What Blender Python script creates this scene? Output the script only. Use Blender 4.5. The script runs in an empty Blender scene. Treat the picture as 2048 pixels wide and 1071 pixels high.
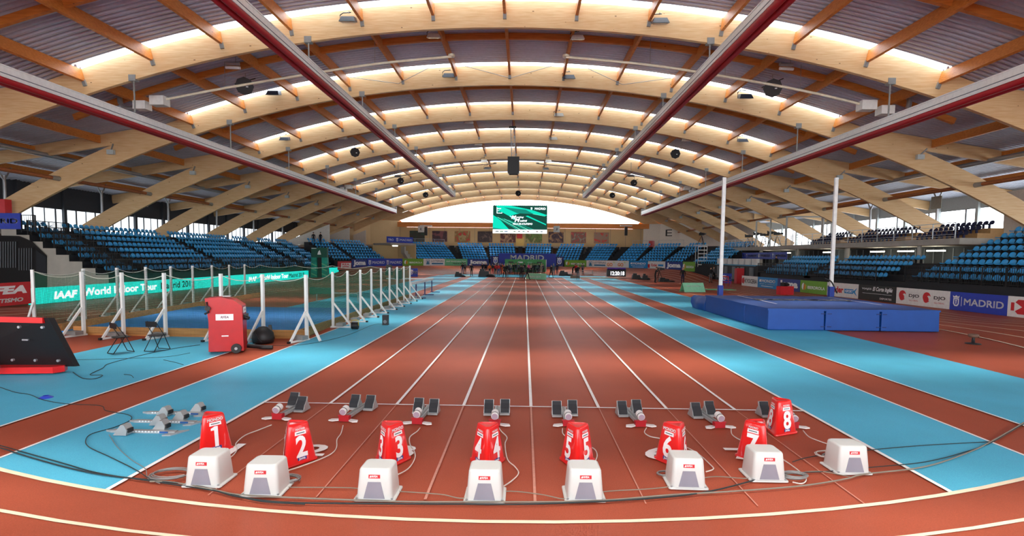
import bpy, math, random, bisect
from mathutils import Vector, Matrix
random.seed(7)
S = bpy.context.scene
COL = S.collection
# ------------------------------------------------------------------ camera
IW, IH, FPX = 2048.0, 1071.0, 1100.0
PX, PY, VPX, VPY, ROLL, HC = 1024.0, 588.0, 1049.0, 513.0, 0.0115, 2.74
yc = Vector(((VPX-PX)/FPX, -(VPY-PY)/FPX, -1.0)).normalized()
zc = Vector((math.sin(ROLL), math.cos(ROLL), 0.0)); zc = (zc-zc.dot(yc)*yc).normalized()
xc = yc.cross(zc)
W2C = Matrix((xc, yc, zc)).transposed()          # world -> camera rotation
C2W = W2C.transposed()
cam = bpy.data.cameras.new('camera'); cam.sensor_width = 36.0; cam.sensor_fit = 'HORIZONTAL'
cam.lens = 36.0*FPX/IW; cam.shift_x = (IW/2-PX)/IW; cam.shift_y = (PY-IH/2)/IW
cam.clip_end = 500; cam.clip_start = 0.1
camo = bpy.data.objects.new('camera', cam); COL.objects.link(camo)
camo.matrix_world = Matrix.Translation((0, 0, HC)) @ C2W.to_4x4()
S.camera = camo
def ray(u, v): return C2W @ Vector(((u-PX)/FPX, -(v-PY)/FPX, -1.0))
def G(u, v, z=0.0):
    d = ray(u, v); t = (z-HC)/d.z
    return Vector((d.x*t, d.y*t, z))
def AY(u, v, Y):
    d = ray(u, v); t = Y/d.y
    return Vector((d.x*t, Y, HC+d.z*t))
def PJ(p):
    q = W2C @ (Vector(p)-Vector((0, 0, HC)))
    if q.z > -0.05: return (-9999, -9999)
    return (PX+FPX*q.x/-q.z, PY-FPX*q.y/-q.z)
# ------------------------------------------------------------------ world / exposure
w = bpy.data.worlds.new('world'); S.world = w; w.use_nodes = True
w.node_tree.nodes['Background'].inputs[0].default_value = (0.93, 0.97, 1.0, 1)
w.node_tree.nodes['Background'].inputs[1].default_value = 3.9
S.view_settings.view_transform = 'Standard'; S.view_settings.look = 'None'
S.view_settings.exposure = 0.86; S.view_settings.gamma = 1.0; S.view_settings.use_curve_mapping = False
SKYL = 2.9; DAYL = 44.0
S.cycles.max_bounces = 8; S.cycles.diffuse_bounces = 5; S.cycles.transparent_max_bounces = 16
S.cycles.sample_clamp_indirect = 6.0
# ------------------------------------------------------------------ materials
def srgb(r, g, b): 
    f = lambda c: c/12.92 if c <= .04045 else ((c+.055)/1.055)**2.4
    return (f(r/255), f(g/255), f(b/255))
MATS = {}
def mat(name, rgb, rough=.6, metal=0., var=.06, scale=6., emit=0., spec=.5, bump=0., coat=0.):
    if name in MATS: return MATS[name]
    c = srgb(*rgb); m = bpy.data.materials.new(name); m.use_nodes = True
    nt = m.node_tree; b = nt.nodes['Principled BSDF']
    b.inputs['Roughness'].default_value = rough; b.inputs['Metallic'].default_value = metal
    b.inputs['Specular IOR Level'].default_value = spec
    if coat: b.inputs['Coat Weight'].default_value = coat
    tc = nt.nodes.new('ShaderNodeTexCoord'); n = nt.nodes.new('ShaderNodeTexNoise')
    n.inputs['Scale'].default_value = scale; n.inputs['Detail'].default_value = 4
    nt.links.new(tc.outputs['Object'], n.inputs['Vector'])
    r = nt.nodes.new('ShaderNodeValToRGB')
    r.color_ramp.elements[0].position = .3; r.color_ramp.elements[1].position = .7
    r.color_ramp.elements[0].color = tuple(min(1, x*(1-var)) for x in c)+(1,)
    r.color_ramp.elements[1].color = tuple(min(1, x*(1+var)) for x in c)+(1,)
    nt.links.new(n.outputs['Fac'], r.inputs['Fac']); nt.links.new(r.outputs['Color'], b.inputs['Base Color'])
    if emit:
        nt.links.new(r.outputs['Color'], b.inputs['Emission Color']); b.inputs['Emission Strength'].default_value = emit
    if bump:
        bp = nt.nodes.new('ShaderNodeBump'); bp.inputs['Strength'].default_value = bump
        nt.links.new(n.outputs['Fac'], bp.inputs['Height']); nt.links.new(bp.outputs['Normal'], b.inputs['Normal'])
    MATS[name] = m
    return m
def wood(name, rgb, rgb2, lam=.0, rough=.5):
    m = mat(name, rgb, rough, var=.0)
    nt = m.node_tree; b = nt.nodes['Principled BSDF']
    tc = nt.nodes['Texture Coordinate']
    mp = nt.nodes.new('ShaderNodeMapping'); mp.inputs['Scale'].default_value = (.6, 3, 9)
    n = nt.nodes.new('ShaderNodeTexNoise'); n.inputs['Scale'].default_value = 2.2; n.inputs['Detail'].default_value = 6
    nt.links.new(tc.outputs['Object'], mp.inputs[0]); nt.links.new(mp.outputs[0], n.inputs[0])
    r = nt.nodes.new('ShaderNodeValToRGB')
    r.color_ramp.elements[0].position = .3; r.color_ramp.elements[1].position = .72
    r.color_ramp.elements[0].color = srgb(*rgb2)+(1,); r.color_ramp.elements[1].color = srgb(*rgb)+(1,)
    nt.links.new(n.outputs['Fac'], r.inputs[0])
    # knots
    v = nt.nodes.new('ShaderNodeTexVoronoi'); v.inputs['Scale'].default_value = 1.1
    mp2 = nt.nodes.new('ShaderNodeMapping'); mp2.inputs['Scale'].default_value = (1.0, 1, 2.2)
    nt.links.new(tc.outputs['Object'], mp2.inputs[0]); nt.links.new(mp2.outputs[0], v.inputs['Vector'])
    k = nt.nodes.new('ShaderNodeMath'); k.operation = 'LESS_THAN'; k.inputs[1].default_value = .06
    nt.links.new(v.outputs['Distance'], k.inputs[0])
    mx = nt.nodes.new('ShaderNodeMix'); mx.data_type = 'RGBA'; mx.inputs['B'].default_value = srgb(rgb2[0]*.62, rgb2[1]*.55, rgb2[2]*.5)+(1,)
    nt.links.new(k.outputs[0], mx.inputs['Factor']); nt.links.new(r.outputs[0], mx.inputs['A'])
    nt.links.new(mx.outputs['Result'], b.inputs['Base Color'])
    return m
def emis(name, rgb, st):
    if name in MATS: return MATS[name]
    m = bpy.data.materials.new(name); m.use_nodes = True; nt = m.node_tree; nt.nodes.clear()
    o = nt.nodes.new('ShaderNodeOutputMaterial'); e = nt.nodes.new('ShaderNodeEmission')
    e.inputs[0].default_value = srgb(*rgb)+(1,); e.inputs[1].default_value = st
    nt.links.new(e.outputs[0], o.inputs[0]); MATS[name] = m; return m
def netmat(name, rgb, cell, thick, alpha_only=None):
    m = mat(name, rgb, .8); nt = m.node_tree; b = nt.nodes['Principled BSDF']; tc = nt.nodes['Texture Coordinate']
    sp = nt.nodes.new('ShaderNodeSeparateXYZ'); nt.links.new(tc.outputs['Object'], sp.inputs[0])
    sm = nt.nodes.new('ShaderNodeMath'); sm.operation = 'ADD'
    nt.links.new(sp.outputs[0], sm.inputs[0]); nt.links.new(sp.outputs[1], sm.inputs[1])
    fs = []
    for src in (sm.outputs[0], sp.outputs[2]):
        a = nt.nodes.new('ShaderNodeMath'); a.operation = 'MODULO'; a.inputs[1].default_value = cell
        ab = nt.nodes.new('ShaderNodeMath'); ab.operation = 'ABSOLUTE'
        l = nt.nodes.new('ShaderNodeMath'); l.operation = 'LESS_THAN'; l.inputs[1].default_value = thick
        nt.links.new(src, a.inputs[0]); nt.links.new(a.outputs[0], ab.inputs[0]); nt.links.new(ab.outputs[0], l.inputs[0]); fs.append(l)
    mx = nt.nodes.new('ShaderNodeMath'); mx.operation = 'MAXIMUM'
    nt.links.new(fs[0].outputs[0], mx.inputs[0]); nt.links.new(fs[1].outputs[0], mx.inputs[1])
    nt.links.new(mx.outputs[0], b.inputs['Alpha'])
    return m
def rubber(name, rgb):
    m = mat(name, rgb, .38, var=.09, scale=.5, spec=.02)
    nt = m.node_tree; b = nt.nodes['Principled BSDF']; tc = nt.nodes['Texture Coordinate']; r = nt.nodes['Color Ramp']
    n = nt.nodes.new('ShaderNodeTexNoise'); n.inputs['Scale'].default_value = 90; n.inputs['Detail'].default_value = 2
    nt.links.new(tc.outputs['Object'], n.inputs[0])
    mx = nt.nodes.new('ShaderNodeMix'); mx.data_type = 'RGBA'; mx.blend_type = 'OVERLAY'; mx.inputs['Factor'].default_value = .35
    nt.links.new(r.outputs[0], mx.inputs['A']); nt.links.new(n.outputs['Fac'], mx.inputs['B'])
    nt.links.new(mx.outputs['Result'], b.inputs['Base Color'])
    return m
M_RED = rubber('red_rubber', (170, 86, 64)); M_BLU = rubber('blue_rubber', (92, 190, 222))
M_WH = mat('white_paint', (252, 251, 246), .6); M_CR = mat('cream_line', (250, 236, 205), .6)
M_FADE = mat('worn_line', (206, 142, 122), .6, var=.12, scale=20)
M_ARCH = wood('glulam_pale', (228, 196, 148), (212, 168, 116)); M_PUR = wood('glulam_orange', (222, 142, 64), (196, 112, 42))
M_DECK = mat('galvanised_deck', (186, 192, 208), .45, metal=.15, var=.05)
M_SKY = emis('skylight_glow', (226, 240, 255), SKYL)
M_BLK = mat('black_plastic', (22, 22, 24), .5); M_DARK = mat('dark_stand', (32, 33, 38), .7); M_TREAD = mat('dark_tread', (48, 48, 52), .8)
M_CONC = mat('pale_concrete', (176, 170, 160), .8, var=.08, scale=1.5); M_BEIGE = mat('beige_panel', (196, 170, 128), .8, var=.04, scale=.7)
M_SEAT = mat('seat_blue', (56, 172, 236), .4, var=.03); M_NAVY = mat('navy_fabric', (30, 38, 78), .7)
M_STEEL = mat('steel', (176, 180, 184), .35, metal=.7); M_WHT = mat('white_metal', (232, 232, 228), .4)
M_RDM = mat('dark_red_paint', (168, 14, 28), .45); M_RED2 = mat('bright_red', (226, 20, 24), .35, coat=.3)
M_GREYP = mat('grey_panel', (110, 116, 122), .6); M_DKP = mat('dark_panel', (58, 62, 68), .7)
M_GLOW = emis('daylight_panel', (250, 252, 255), 3.4)
M_LAMP = emis('tube_lamp', (255, 252, 225), 8.)
M_BLUEB = mat('banner_blue', (44, 66, 178), .55); M_GRN = mat('banner_green', (116, 170, 50), .55)
M_WB = mat('board_white', (232, 230, 226), .5); M_SKB = mat('board_sky_blue', (32, 138, 204), .5)
M_INK = mat('ink_black', (24, 24, 28), .5); M_TEAL = mat('screen_teal', (20, 205, 190), .5, emit=.7)
M_LETW = mat('lettering_white', (246, 246, 246), .5); M_MINT = mat('mint_green', (112, 190, 140), .6)
M_BRED = mat('board_red', (206, 40, 48), .5); M_ORG = mat('letter_orange', (226, 130, 40), .5)
M_WOODB = wood('timber_kerb', (224, 160, 92), (190, 120, 60)); M_MATB = mat('mat_blue', (6, 74, 156), .55, bump=.15, scale=3)
M_GALV = mat('grey_metal', (150, 152, 150), .45, metal=.4)
# ------------------------------------------------------------------ mesh toolkit
class MB:
    def __init__(s): s.v = []; s.f = []; s.m = []; s.sm = []; s.mats = []; s.T = Matrix.Identity(4)
    def mi(s, m):
        if m not in s.mats: s.mats.append(m)
        return s.mats.index(m)
    def add(s, vs, fs, m, smooth=False):
        k = len(s.v); s.v += [s.T @ Vector(v) for v in vs]; i = s.mi(m)
        for f in fs: s.f.append([a+k for a in f]); s.m.append(i); s.sm.append(smooth)
        return s
    def box(s, c, d, m, top=None, rz=0):
        hx, hy, hz = d[0]/2, d[1]/2, d[2]/2; tx, ty = top if top else (1, 1)
        R = Matrix.Rotation(rz, 3, 'Z')
        vs = [Vector(c)+R@Vector((x*hx*(tx if z > 0 else 1), y*hy*(ty if z > 0 else 1), z*hz)) for z in (-1, 1) for x, y in ((-1, -1), (1, -1), (1, 1), (-1, 1))]
        return s.add(vs, [(3, 2, 1, 0), (4, 5, 6, 7), (0, 1, 5, 4), (1, 2, 6, 5), (2, 3, 7, 6), (3, 0, 4, 7)], m)
    def bar(s, a, b, w, h, m, up=(0, 0, 1)):
        a, b = Vector(a), Vector(b); d = (b-a).normalized(); u = Vector(up)
        if abs(d.dot(u)) > .98: u = Vector((0, 1, 0))
        x = d.cross(u).normalized(); y = x.cross(d)
        vs = [p+x*(sx*w/2)+y*(sy*h/2) for p in (a, b) for sx, sy in ((-1, -1), (1, -1), (1, 1), (-1, 1))]
        return s.add(vs, [(3, 2, 1, 0), (4, 5, 6, 7), (0, 1, 5, 4), (1, 2, 6, 5), (2, 3, 7, 6), (3, 0, 4, 7)], m)
    def cyl(s, a, b, r, m, n=10, r2=None, cap=True):
        a, b = Vector(a), Vector(b); d = (b-a).normalized(); u = Vector((0, 0, 1)) if abs(d.z) < .95 else Vector((0, 1, 0))
        x = d.cross(u).normalized(); y = x.cross(d); r2 = r if r2 is None else r2
        vs = [p+(x*math.cos(t)+y*math.sin(t))*q for p, q in ((a, r), (b, r2)) for t in [2*math.pi*i/n for i in range(n)]]
        s.add(vs, [(i, (i+1) % n, n+(i+1) % n, n+i) for i in range(n)], m, True)
        if cap: s.add(vs, [tuple(range(n-1, -1, -1)), tuple(range(n, 2*n))], m)
        return s
    def tube(s, pts, r, m, n=6):
        pts = [Vector(p) for p in pts]; vs = []
        for i, p in enumerate(pts):
            d = (pts[min(i+1, len(pts)-1)]-pts[max(i-1, 0)]).normalized()
            u = Vector((0, 0, 1)) if abs(d.z) < .95 else Vector((0, 1, 0))
            x = d.cross(u).normalized(); y = x.cross(d)
            vs += [p+(x*math.cos(2*math.pi*j/n)+y*math.sin(2*math.pi*j/n))*r for j in range(n)]
        fs = [(i*n+j, i*n+(j+1) % n, (i+1)*n+(j+1) % n, (i+1)*n+j) for i in range(len(pts)-1) for j in range(n)]
        s.add(vs, fs, m, True); s.add(vs, [tuple(range(n-1, -1, -1)), tuple(range(len(vs)-n, len(vs)))], m)
        return s
    def lathe(s, prof, m, n=16, c=(0, 0, 0)):
        vs = [Vector(c)+Vector((r*math.cos(2*math.pi*j/n), r*math.sin(2*math.pi*j/n), z)) for r, z in prof for j in range(n)]
        fs = [(i*n+j, i*n+(j+1) % n, (i+1)*n+(j+1) % n, (i+1)*n+j) for i in range(len(prof)-1) for j in range(n)]
        s.add(vs, fs, m, True); s.add(vs, [tuple(range(n-1, -1, -1)), tuple(range(len(vs)-n, len(vs)))], m)
        return s
    def prism(s, poly, vec, m):       # poly list of 3D points, extruded by vec
        n = len(poly); P = [Vector(p) for p in poly]; Q = [p+Vector(vec) for p in P]
        return s.add(P+Q, [tuple(range(n-1, -1, -1)), tuple(range(n, 2*n))]+[(i, (i+1) % n, n+(i+1) % n, n+i) for i in range(n)], m)
    def quad(s, a, b, c, d, m): return s.add([a, b, c, d], [(0, 1, 2, 3)], m)
    def grid(s, rows, m, smooth=True, close=False):
        n = len(rows[0]); vs = [v for r in rows for v in r]
        s.add(vs, [(i*n+j, i*n+j+1, (i+1)*n+j+1, (i+1)*n+j) for i in range(len(rows)-1) for j in range(n-1)], m, smooth); return s
    def text(s, txt, size, T, m, align='CENTER', bold=.0, shear=0., ext=.004, sx=1.0):
        vs, fs = glyphs(txt, align, bold, shear)
        s.add([T @ Vector((x*size*sx, y*size, ext)) for x, y in vs], fs, m); return s
    def build(s, name, parent=None, loc=(0, 0, 0), rz=0., **k):
        me = bpy.data.meshes.new(name); me.from_pydata([tuple(v) for v in s.v], [], s.f)
        for m in s.mats: me.materials.append(m)
        me.polygons.foreach_set('material_index', s.m); me.polygons.foreach_set('use_smooth', s.sm)
        me.update(); return link(name, me, parent, loc, rz, **k)
def link(name, data, parent=None, loc=(0, 0, 0), rz=0., label=None, cat=None, group=None, kind=None):
    o = bpy.data.objects.new(name, data); COL.objects.link(o); o.location = loc; o.rotation_euler = (0, 0, rz)
    if parent: o.parent = parent
    return tag(o, label, cat, group, kind)
def tag(o, label=None, cat=None, group=None, kind=None):
    if label: o['label'] = label
    if cat: o['category'] = cat
    if group: o['group'] = group
    if kind: o['kind'] = kind
    return o
def thing(name, label, cat, loc=(0, 0, 0), rz=0., group=None): return link(name, None, None, loc, rz, label, cat, group)
def struct(mb, name, parent=None, **k): return mb.build(name, parent, kind='structure', **k)
def copy_tree(o, parent=None):
    c = o.copy(); COL.objects.link(c); c.parent = parent
    for ch in list(o.children): copy_tree(ch, c)
    return c
_g = {}
def glyphs(txt, align, bold, shear):
    fat = bold*.8 if any(c in txt for c in 'MNWVÉ') else 0
    if fat: bold = 0
    k = (txt, align, bold, shear)
    if k in _g: return _g[k]
    cu = bpy.data.curves.new('t', 'FONT'); cu.body = txt; cu.align_x = align; cu.offset = bold; cu.shear = shear; cu.resolution_u = 3
    cu.align_y = 'BOTTOM_BASELINE'
    o = bpy.data.objects.new('t', cu); COL.objects.link(o); bpy.context.view_layer.update()
    me = o.evaluated_get(bpy.context.evaluated_depsgraph_get()).to_mesh()
    vs = [(v.co.x, v.co.y) for v in me.vertices]; fs = [tuple(p.vertices) for p in me.polygons]
    fs = [f if sum(vs[f[i]][0]*vs[f[(i+1) % len(f)]][1]-vs[f[(i+1) % len(f)]][0]*vs[f[i]][1] for i in range(len(f))) > 0 else f[::-1] for f in fs]
    if fat:
        n = len(vs); V0, F0 = list(vs), list(fs)
        for dx, dy in ((fat, fat), (-fat, fat), (fat, -fat), (-fat, -fat)):
            b0 = len(vs); vs += [(x+dx, y+dy) for x, y in V0]; fs += [tuple(i+b0 for i in f) for f in F0]
    bpy.data.objects.remove(o); bpy.data.curves.remove(cu); _g[k] = (vs, fs); return _g[k]
def frame(o, x, n):      # matrix whose local X -> x, local Z -> n (outward), Y up-ish
    x = Vector(x).normalized(); n = Vector(n).normalized(); y = n.cross(x)
    M = Matrix((x, y, n)).transposed().to_4x4(); M.translation = Vector(o); return M
def smooth(t): t = max(0, min(1, t)); return t*t*(3-2*t)
def catmull(pts, k=6):
    P = [Vector(p) for p in pts]; P = [P[0]]+P+[P[-1]]; out = []
    for i in range(1, len(P)-2):
        for j in range(k):
            t = j/k; a, b, c, d = P[i-1:i+3]
            out.append(.5*((2*b)+(c-a)*t+(2*a-5*b+4*c-d)*t*t+(3*b-a-3*c+d)*t**3))
    out.append(P[-2]); return out
# ------------------------------------------------------------------ the banked oval
OX, OR, YA, YB, TW = -0.5, 17.2, 22.7, 68.7, 6.35
LST = YB-YA; ARC = math.pi*OR; TOT = 2*LST+2*ARC
def bank(s):      # s: arc length from (right side, YA) going up the right straight
    s %= TOT
    def d(a, b): return max(0, min(smooth((s-(a-5))/13), smooth(((b+5)-s)/13)))
    v = max(d(LST, LST+ARC), d(2*LST+ARC, TOT), d(-ARC, 0))
    return math.tan(math.radians(10.5))*v
def tp(s, wd):
    s %= TOT; R = OR+wd; z = max(0, wd)*bank(s)
    if s < LST: return Vector((OX+R, YA+s, z))
    if s < LST+ARC: t = (s-LST)/OR; return Vector((OX+R*math.cos(t), YB+R*math.sin(t), z))
    if s < 2*LST+ARC: return Vector((OX-R, YB-(s-LST-ARC), z))
    t = (s-2*LST-ARC)/OR; return Vector((OX-R*math.cos(t), YA-R*math.sin(t), z))
NS = 260; SS = [TOT*i/NS for i in range(NS+1)]
# floor: one big slab with coloured zones
fl = MB(); fl.box((0, 50, -.06), (120, 150, .1), M_RED)
floor = struct(fl, 'floor', label='indoor athletics hall floor of red synthetic rubber with light blue zones and white lines')
zn = MB()
def rect(x0, y0, x1, y1, m, z=.004): zn.quad((x0, y0, z), (x1, y0, z), (x1, y1, z), (x0, y1, z), m)
def yin(x): return YA-math.sqrt(max(0, OR**2-(x-OX)**2))
def yout(x): return YB+math.sqrt(max(0, OR**2-(x-OX)**2))
def zone(x0, x1, y0f, y1, m, z, n=24):   # strip whose near edge follows the inner bend line
    xs = [x0+(x1-x0)*i/n for i in range(n+1)]
    zn.grid([[(x, y0f(x) if y0f else 0, z) for x in xs], [(x, y1(x) if callable(y1) else y1, z) for x in xs]], m, False)
zone(-6.95, -4.83, yin, 74.0, M_BLU, .003); zone(-12.2, -8.2, yin, 78, M_BLU, .003); zone(5.12, 7.12, yin, 74.0, M_BLU, .003)
zone(8.4, 11.75, yin, 78, M_BLU, .003)
zone(-11.6, 11.6, lambda x: 73.6, lambda x: min(84.5, yout(x)-1), M_BLU, .005)
for (x0, x1, y0, y1) in ((-9.6, -7.4, 74, 77.5), (7.6, 13.0, 72.5, 77.0)): rect(x0, y0, x1, y1, mat('sand_beige', (222, 204, 170), .9), .0065)
struct(zn, 'floor_zones', floor)
ln = MB()
def vline(x, y0, y1, w=.05, m=M_WH, z=.007): ln.quad((x-w/2, y0, z), (x+w/2, y0, z), (x+w/2, y1, z), (x-w/2, y1, z), m)
XL = [-4.84+1.2375*i for i in range(9)]; XL = [x+.04 for x in XL]
for i, x in enumerate(XL):
    if i in (0, 8): vline(x, yin(x), 73.6, .06)
    else:
        vline(x, 9.93, 72.6, .055); vline(x, 6.0, 9.9, (.032 if i in (3, 4) else .015), M_FADE)
ln.quad((XL[0], 9.89, .01), (XL[8], 9.89, .01), (XL[8], 9.94, .01), (XL[0], 9.94, .01), M_WH)
ln.quad((XL[0], 70.0, .01), (XL[8], 70.0, .01), (XL[8], 70.1, .01), (XL[0], 70.1, .01), M_WH)
for x in (-6.95, -8.2, 7.12, 8.4): vline(x, yin(x), 74, .05)
vline(11.75, 31, 78); vline(12.95, 31, 70, .05, M_CR)
vline(-12.2, 34, 78)
for y in (27, 41, 55): 
    for x in (XL[1], XL[2], XL[6], XL[7]): ln.box((x, y, .006), (.1, .05, .012), M_ORG)
for i in range(7):   # lane lines of the oval
    wd = .93*i; hw = .035 if i else .04
    ln.grid([[tp(s, wd-hw)+Vector((0, 0, .008)) for s in SS], [tp(s, wd+hw)+Vector((0, 0, .008)) for s in SS]], M_CR, False)
def ftext(t, x, y, size, rz=0, m=M_WH, sx=1.0):
    T = Matrix.Translation((x, y, .008)) @ Matrix.Rotation(rz, 4, 'Z'); ln.text(t, size, T, m, bold=.03, sx=sx)
for i, (t, px, py) in enumerate((('1', 468, 899), ('2', 630, 901), ('3', 808, 903), ('4', 978, 905), ('5', 1150, 905), ('6', 1314, 908), ('7', 1482, 908))):
    p = G(px, py); ftext(t, p.x, p.y-.2, .6, 0, sx=1.25)
struct(ln, 'floor_lines', floor)
bk = MB()
bk.grid([[tp(s, wd)+Vector((0, 0, .002)) for s in SS] for wd in (0, .5, 1.5, 3, 4.5, TW)], M_RED, False)
bk.grid([[tp(s, TW)+Vector((0, 0, .002)) for s in SS], [Vector((tp(s, TW).x, tp(s, TW).y, -.02)) for s in SS]], M_DKP, False)
struct(bk, 'floor_banked_track', label='banked oval running track of red rubber with cream lane lines')
# ------------------------------------------------------------------ roof
RX, RC, RZ = -1.1, 69.0, 13.95
RZ0 = RZ-RC
AYS = [27.9+9.1*n for n in range(-4, 10)]
def rp(dx, r): t = math.asin(dx/r) if abs(dx) < r else 0; return Vector((RX+dx, 0, RZ0+math.sqrt(r*r-dx*dx)))
D_ARCH = 1.25
def arch_mesh():
    b = MB(); N = 56; t0 = math.asin(35.9/RC); rows = []
    for i in range(N+1):
        t = -t0+2*t0*i/N; s_, c_ = math.sin(t), math.cos(t)
        o = RC+D_ARCH
        rows.append([(RC*s_, -.11, RC*c_), (RC*s_, .11, RC*c_), (o*s_, .11, o*c_), (o*s_, -.11, o*c_), (RC*s_, -.11, RC*c_)])
    b.grid(rows, M_ARCH, False); b.add(rows[0][:4], [(0, 1, 2, 3)], M_ARCH); b.add(rows[-1][:4], [(3, 2, 1, 0)], M_ARCH)
    return b
ORD = ['nearest', 'second', 'third', 'fourth', 'fifth', 'sixth', 'seventh', 'eighth', 'ninth', 'farthest']
PK = [3.55*k for k in range(-6, 7)]
proto_arch = None
for n, Y in enumerate(AYS):
    nn = n-4
    lab = ('arched laminated timber roof beam with its purlins, %s visible from the front' % ORD[nn]) if nn >= 0 else 'arched laminated timber roof beam overhead, outside the picture'
    if proto_arch is None:
        a = thing('roof_arch', lab, 'roof beam', (RX, Y, RZ0), 0, 'timber roof arches spanning the hall')
        arch_mesh().build('arch_beam', a)
        for k, dx in enumerate(PK):
            ztop = math.sqrt((RC+D_ARCH+.02)**2-dx*dx); pb = MB(); t = math.asin(dx/RC)
            T = Matrix.Translation((dx, 0, ztop)) @ Matrix.Rotation(t, 4, 'Y')
            pb.T = T; pb.box((0, -4.55, -.36), (.14, 8.86, .62), M_PUR)
            pp = pb.build('purlin', a)
            hb = MB(); hb.T = T; hb.box((0, -.16, -.75), (.17, .10, .3), M_GALV); hb.build('purlin_hanger', pp)
        cb = MB(); rows = []
        for i in range(33):
            t = (-1+2*i/32)*math.asin(24.5/RC); s_, c_ = math.sin(t), math.cos(t); r0, r1 = RC+D_ARCH-.32, RC+D_ARCH
            rows.append([(r0*s_, -5.4, r0*c_), (r0*s_, -5.2, r0*c_), (r1*s_, -5.2, r1*c_), (r1*s_, -5.4, r1*c_), (r0*s_, -5.4, r0*c_)])
        cb.grid(rows, M_PUR, False); cb.build('cross_beam', a)
        for sx in (-1, 1):
            rb = MB(); rb.bar((sx*23.2, 0, 66.15-.2), (sx*40.6, 0, 63.35-.2), .2, .8, M_ARCH); rb.build('side_rafter', a)
            for (dx) in (27.5, 32.0, 36.5):
                zz = 66.15-(dx-23.2)*.161
                qb = MB(); qb.box((sx*dx, -4.55, zz-.1), (.16, 8.85, .5), M_PUR); qb.build('purlin', a)
        # tie pipe through the legs
            tb = MB(); tb.cyl((sx*30.4, 0, 7.68-RZ0), (sx*30.4, -9.08, 7.68-RZ0), .13, wood('pipe_wood', (176, 104, 60), (150, 84, 46)), 12)
            tb.cyl((sx*30.4, 0, 7.68-RZ0), (sx*30.4, -.7, 7.68-RZ0), .17, M_GALV, 12, r2=.14); tb.build('tie_pipe', a)
        proto_arch = a
    else:
        a = copy_tree(proto_arch); a.location = (RX, Y, RZ0); a['label'] = lab
# decking and skylights, one bay in front of each arch
def deck_bay(Y0, Y1, i):
    b = MB(); per = .34; SW = .62; xm = 21.3
    def sheet(ya, yb, x0, x1, nx):
        ys = []; y = ya; k = 0
        while y < yb-1e-6:
            for fr, h in ((0, 0), (.35, 0), (.5, .12), (.85, .12)):
                yy = y+fr*per
                if yy < yb: ys.append((yy, h))
            y += per
        ys.append((yb, 0))
        rows = []
        for yy, h in ys:
            row = []
            for j in range(nx+1):
                dx = x0+(x1-x0)*j/nx; r = RC+D_ARCH+.03+h
                row.append((RX+dx, yy, RZ0+math.sqrt(r*r-dx*dx)))
            rows.append(row)
        b.grid(rows, M_DECK, False)
    sheet(Y0, Y1-SW-.11, -xm, xm, 22); sheet(Y0, Y1, -23.7, -xm, 2); sheet(Y0, Y1, xm, 23.7, 2)
    for sx in (-1, 1):
        rows = []; y = Y0
        xs = [23.4+(41.3-23.4)*j/4 for j in range(5)]
        while y < Y1:
            for fr, h in ((0, 0), (.35, 0), (.5, .12), (.85, .12)):
                rows.append([(RX+sx*x, min(Y1, y+fr*per), RZ0+66.15-(x-23.2)*.161+.24+h) for x in xs])
            y += per
        rows.append([(RX+sx*x, Y1, RZ0+66.15-(x-23.2)*.161+.24) for x in xs])
        rows = rows if sx > 0 else [r[::-1] for r in rows]
        b.grid(rows, M_DECK, False)
    # upstand kerb around the skylight
    struct(b, 'ceiling', label='corrugated grey metal roof decking')
    g = MB(); rows = [[], []]
    for j in range(33):
        dx = -xm+2*xm*j/32; r = RC+D_ARCH+.25
        for q, yy in enumerate((Y1-SW-.11, Y1-.11)): rows[q].append((RX+dx, yy, RZ0+math.sqrt(r*r-dx*dx)))
    g.grid(rows[::-1], M_SKY, False); struct(g, 'window_%d' % (i+1), label='long curved translucent skylight strip in the roof')
    u = MB(); rows = []
    for j in range(33):
        dx = -xm+2*xm*j/32
        rows.append([(RX+dx, Y1-SW-.11, RZ0+math.sqrt((RC+D_ARCH+q)**2-dx*dx)) for q in (0, .26)])
    u.grid(rows, M_WHT, False); struct(u, 'trim_%d' % (i+1))
for i in range(1, len(AYS)): deck_bay(AYS[i-1], AYS[i], i-1)
deck_bay(AYS[0]-9.1, AYS[0], 20)
for i, Y in enumerate(AYS):       # slanting daylight that falls through each skylight strip
    for k in (-1, 0, 1):
        la = bpy.data.lights.new('skylight_daylight', 'AREA'); la.shape = 'RECTANGLE'; la.size = 13.5; la.size_y = .5; la.energy = DAYL; la.spread = math.radians(20); la.color = (1.0, .95, .86)
        lo = bpy.data.objects.new('skylight_daylight', la); COL.objects.link(lo); dx = k*13.9; t = math.asin(dx/RC)
        lo.location = (RX+dx, Y-.42, RZ0+math.sqrt((RC+D_ARCH+.12)**2-dx*dx)-(.3 if k == 0 else .3)); lo.rotation_euler = (math.radians(-15), t, 0)
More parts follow.
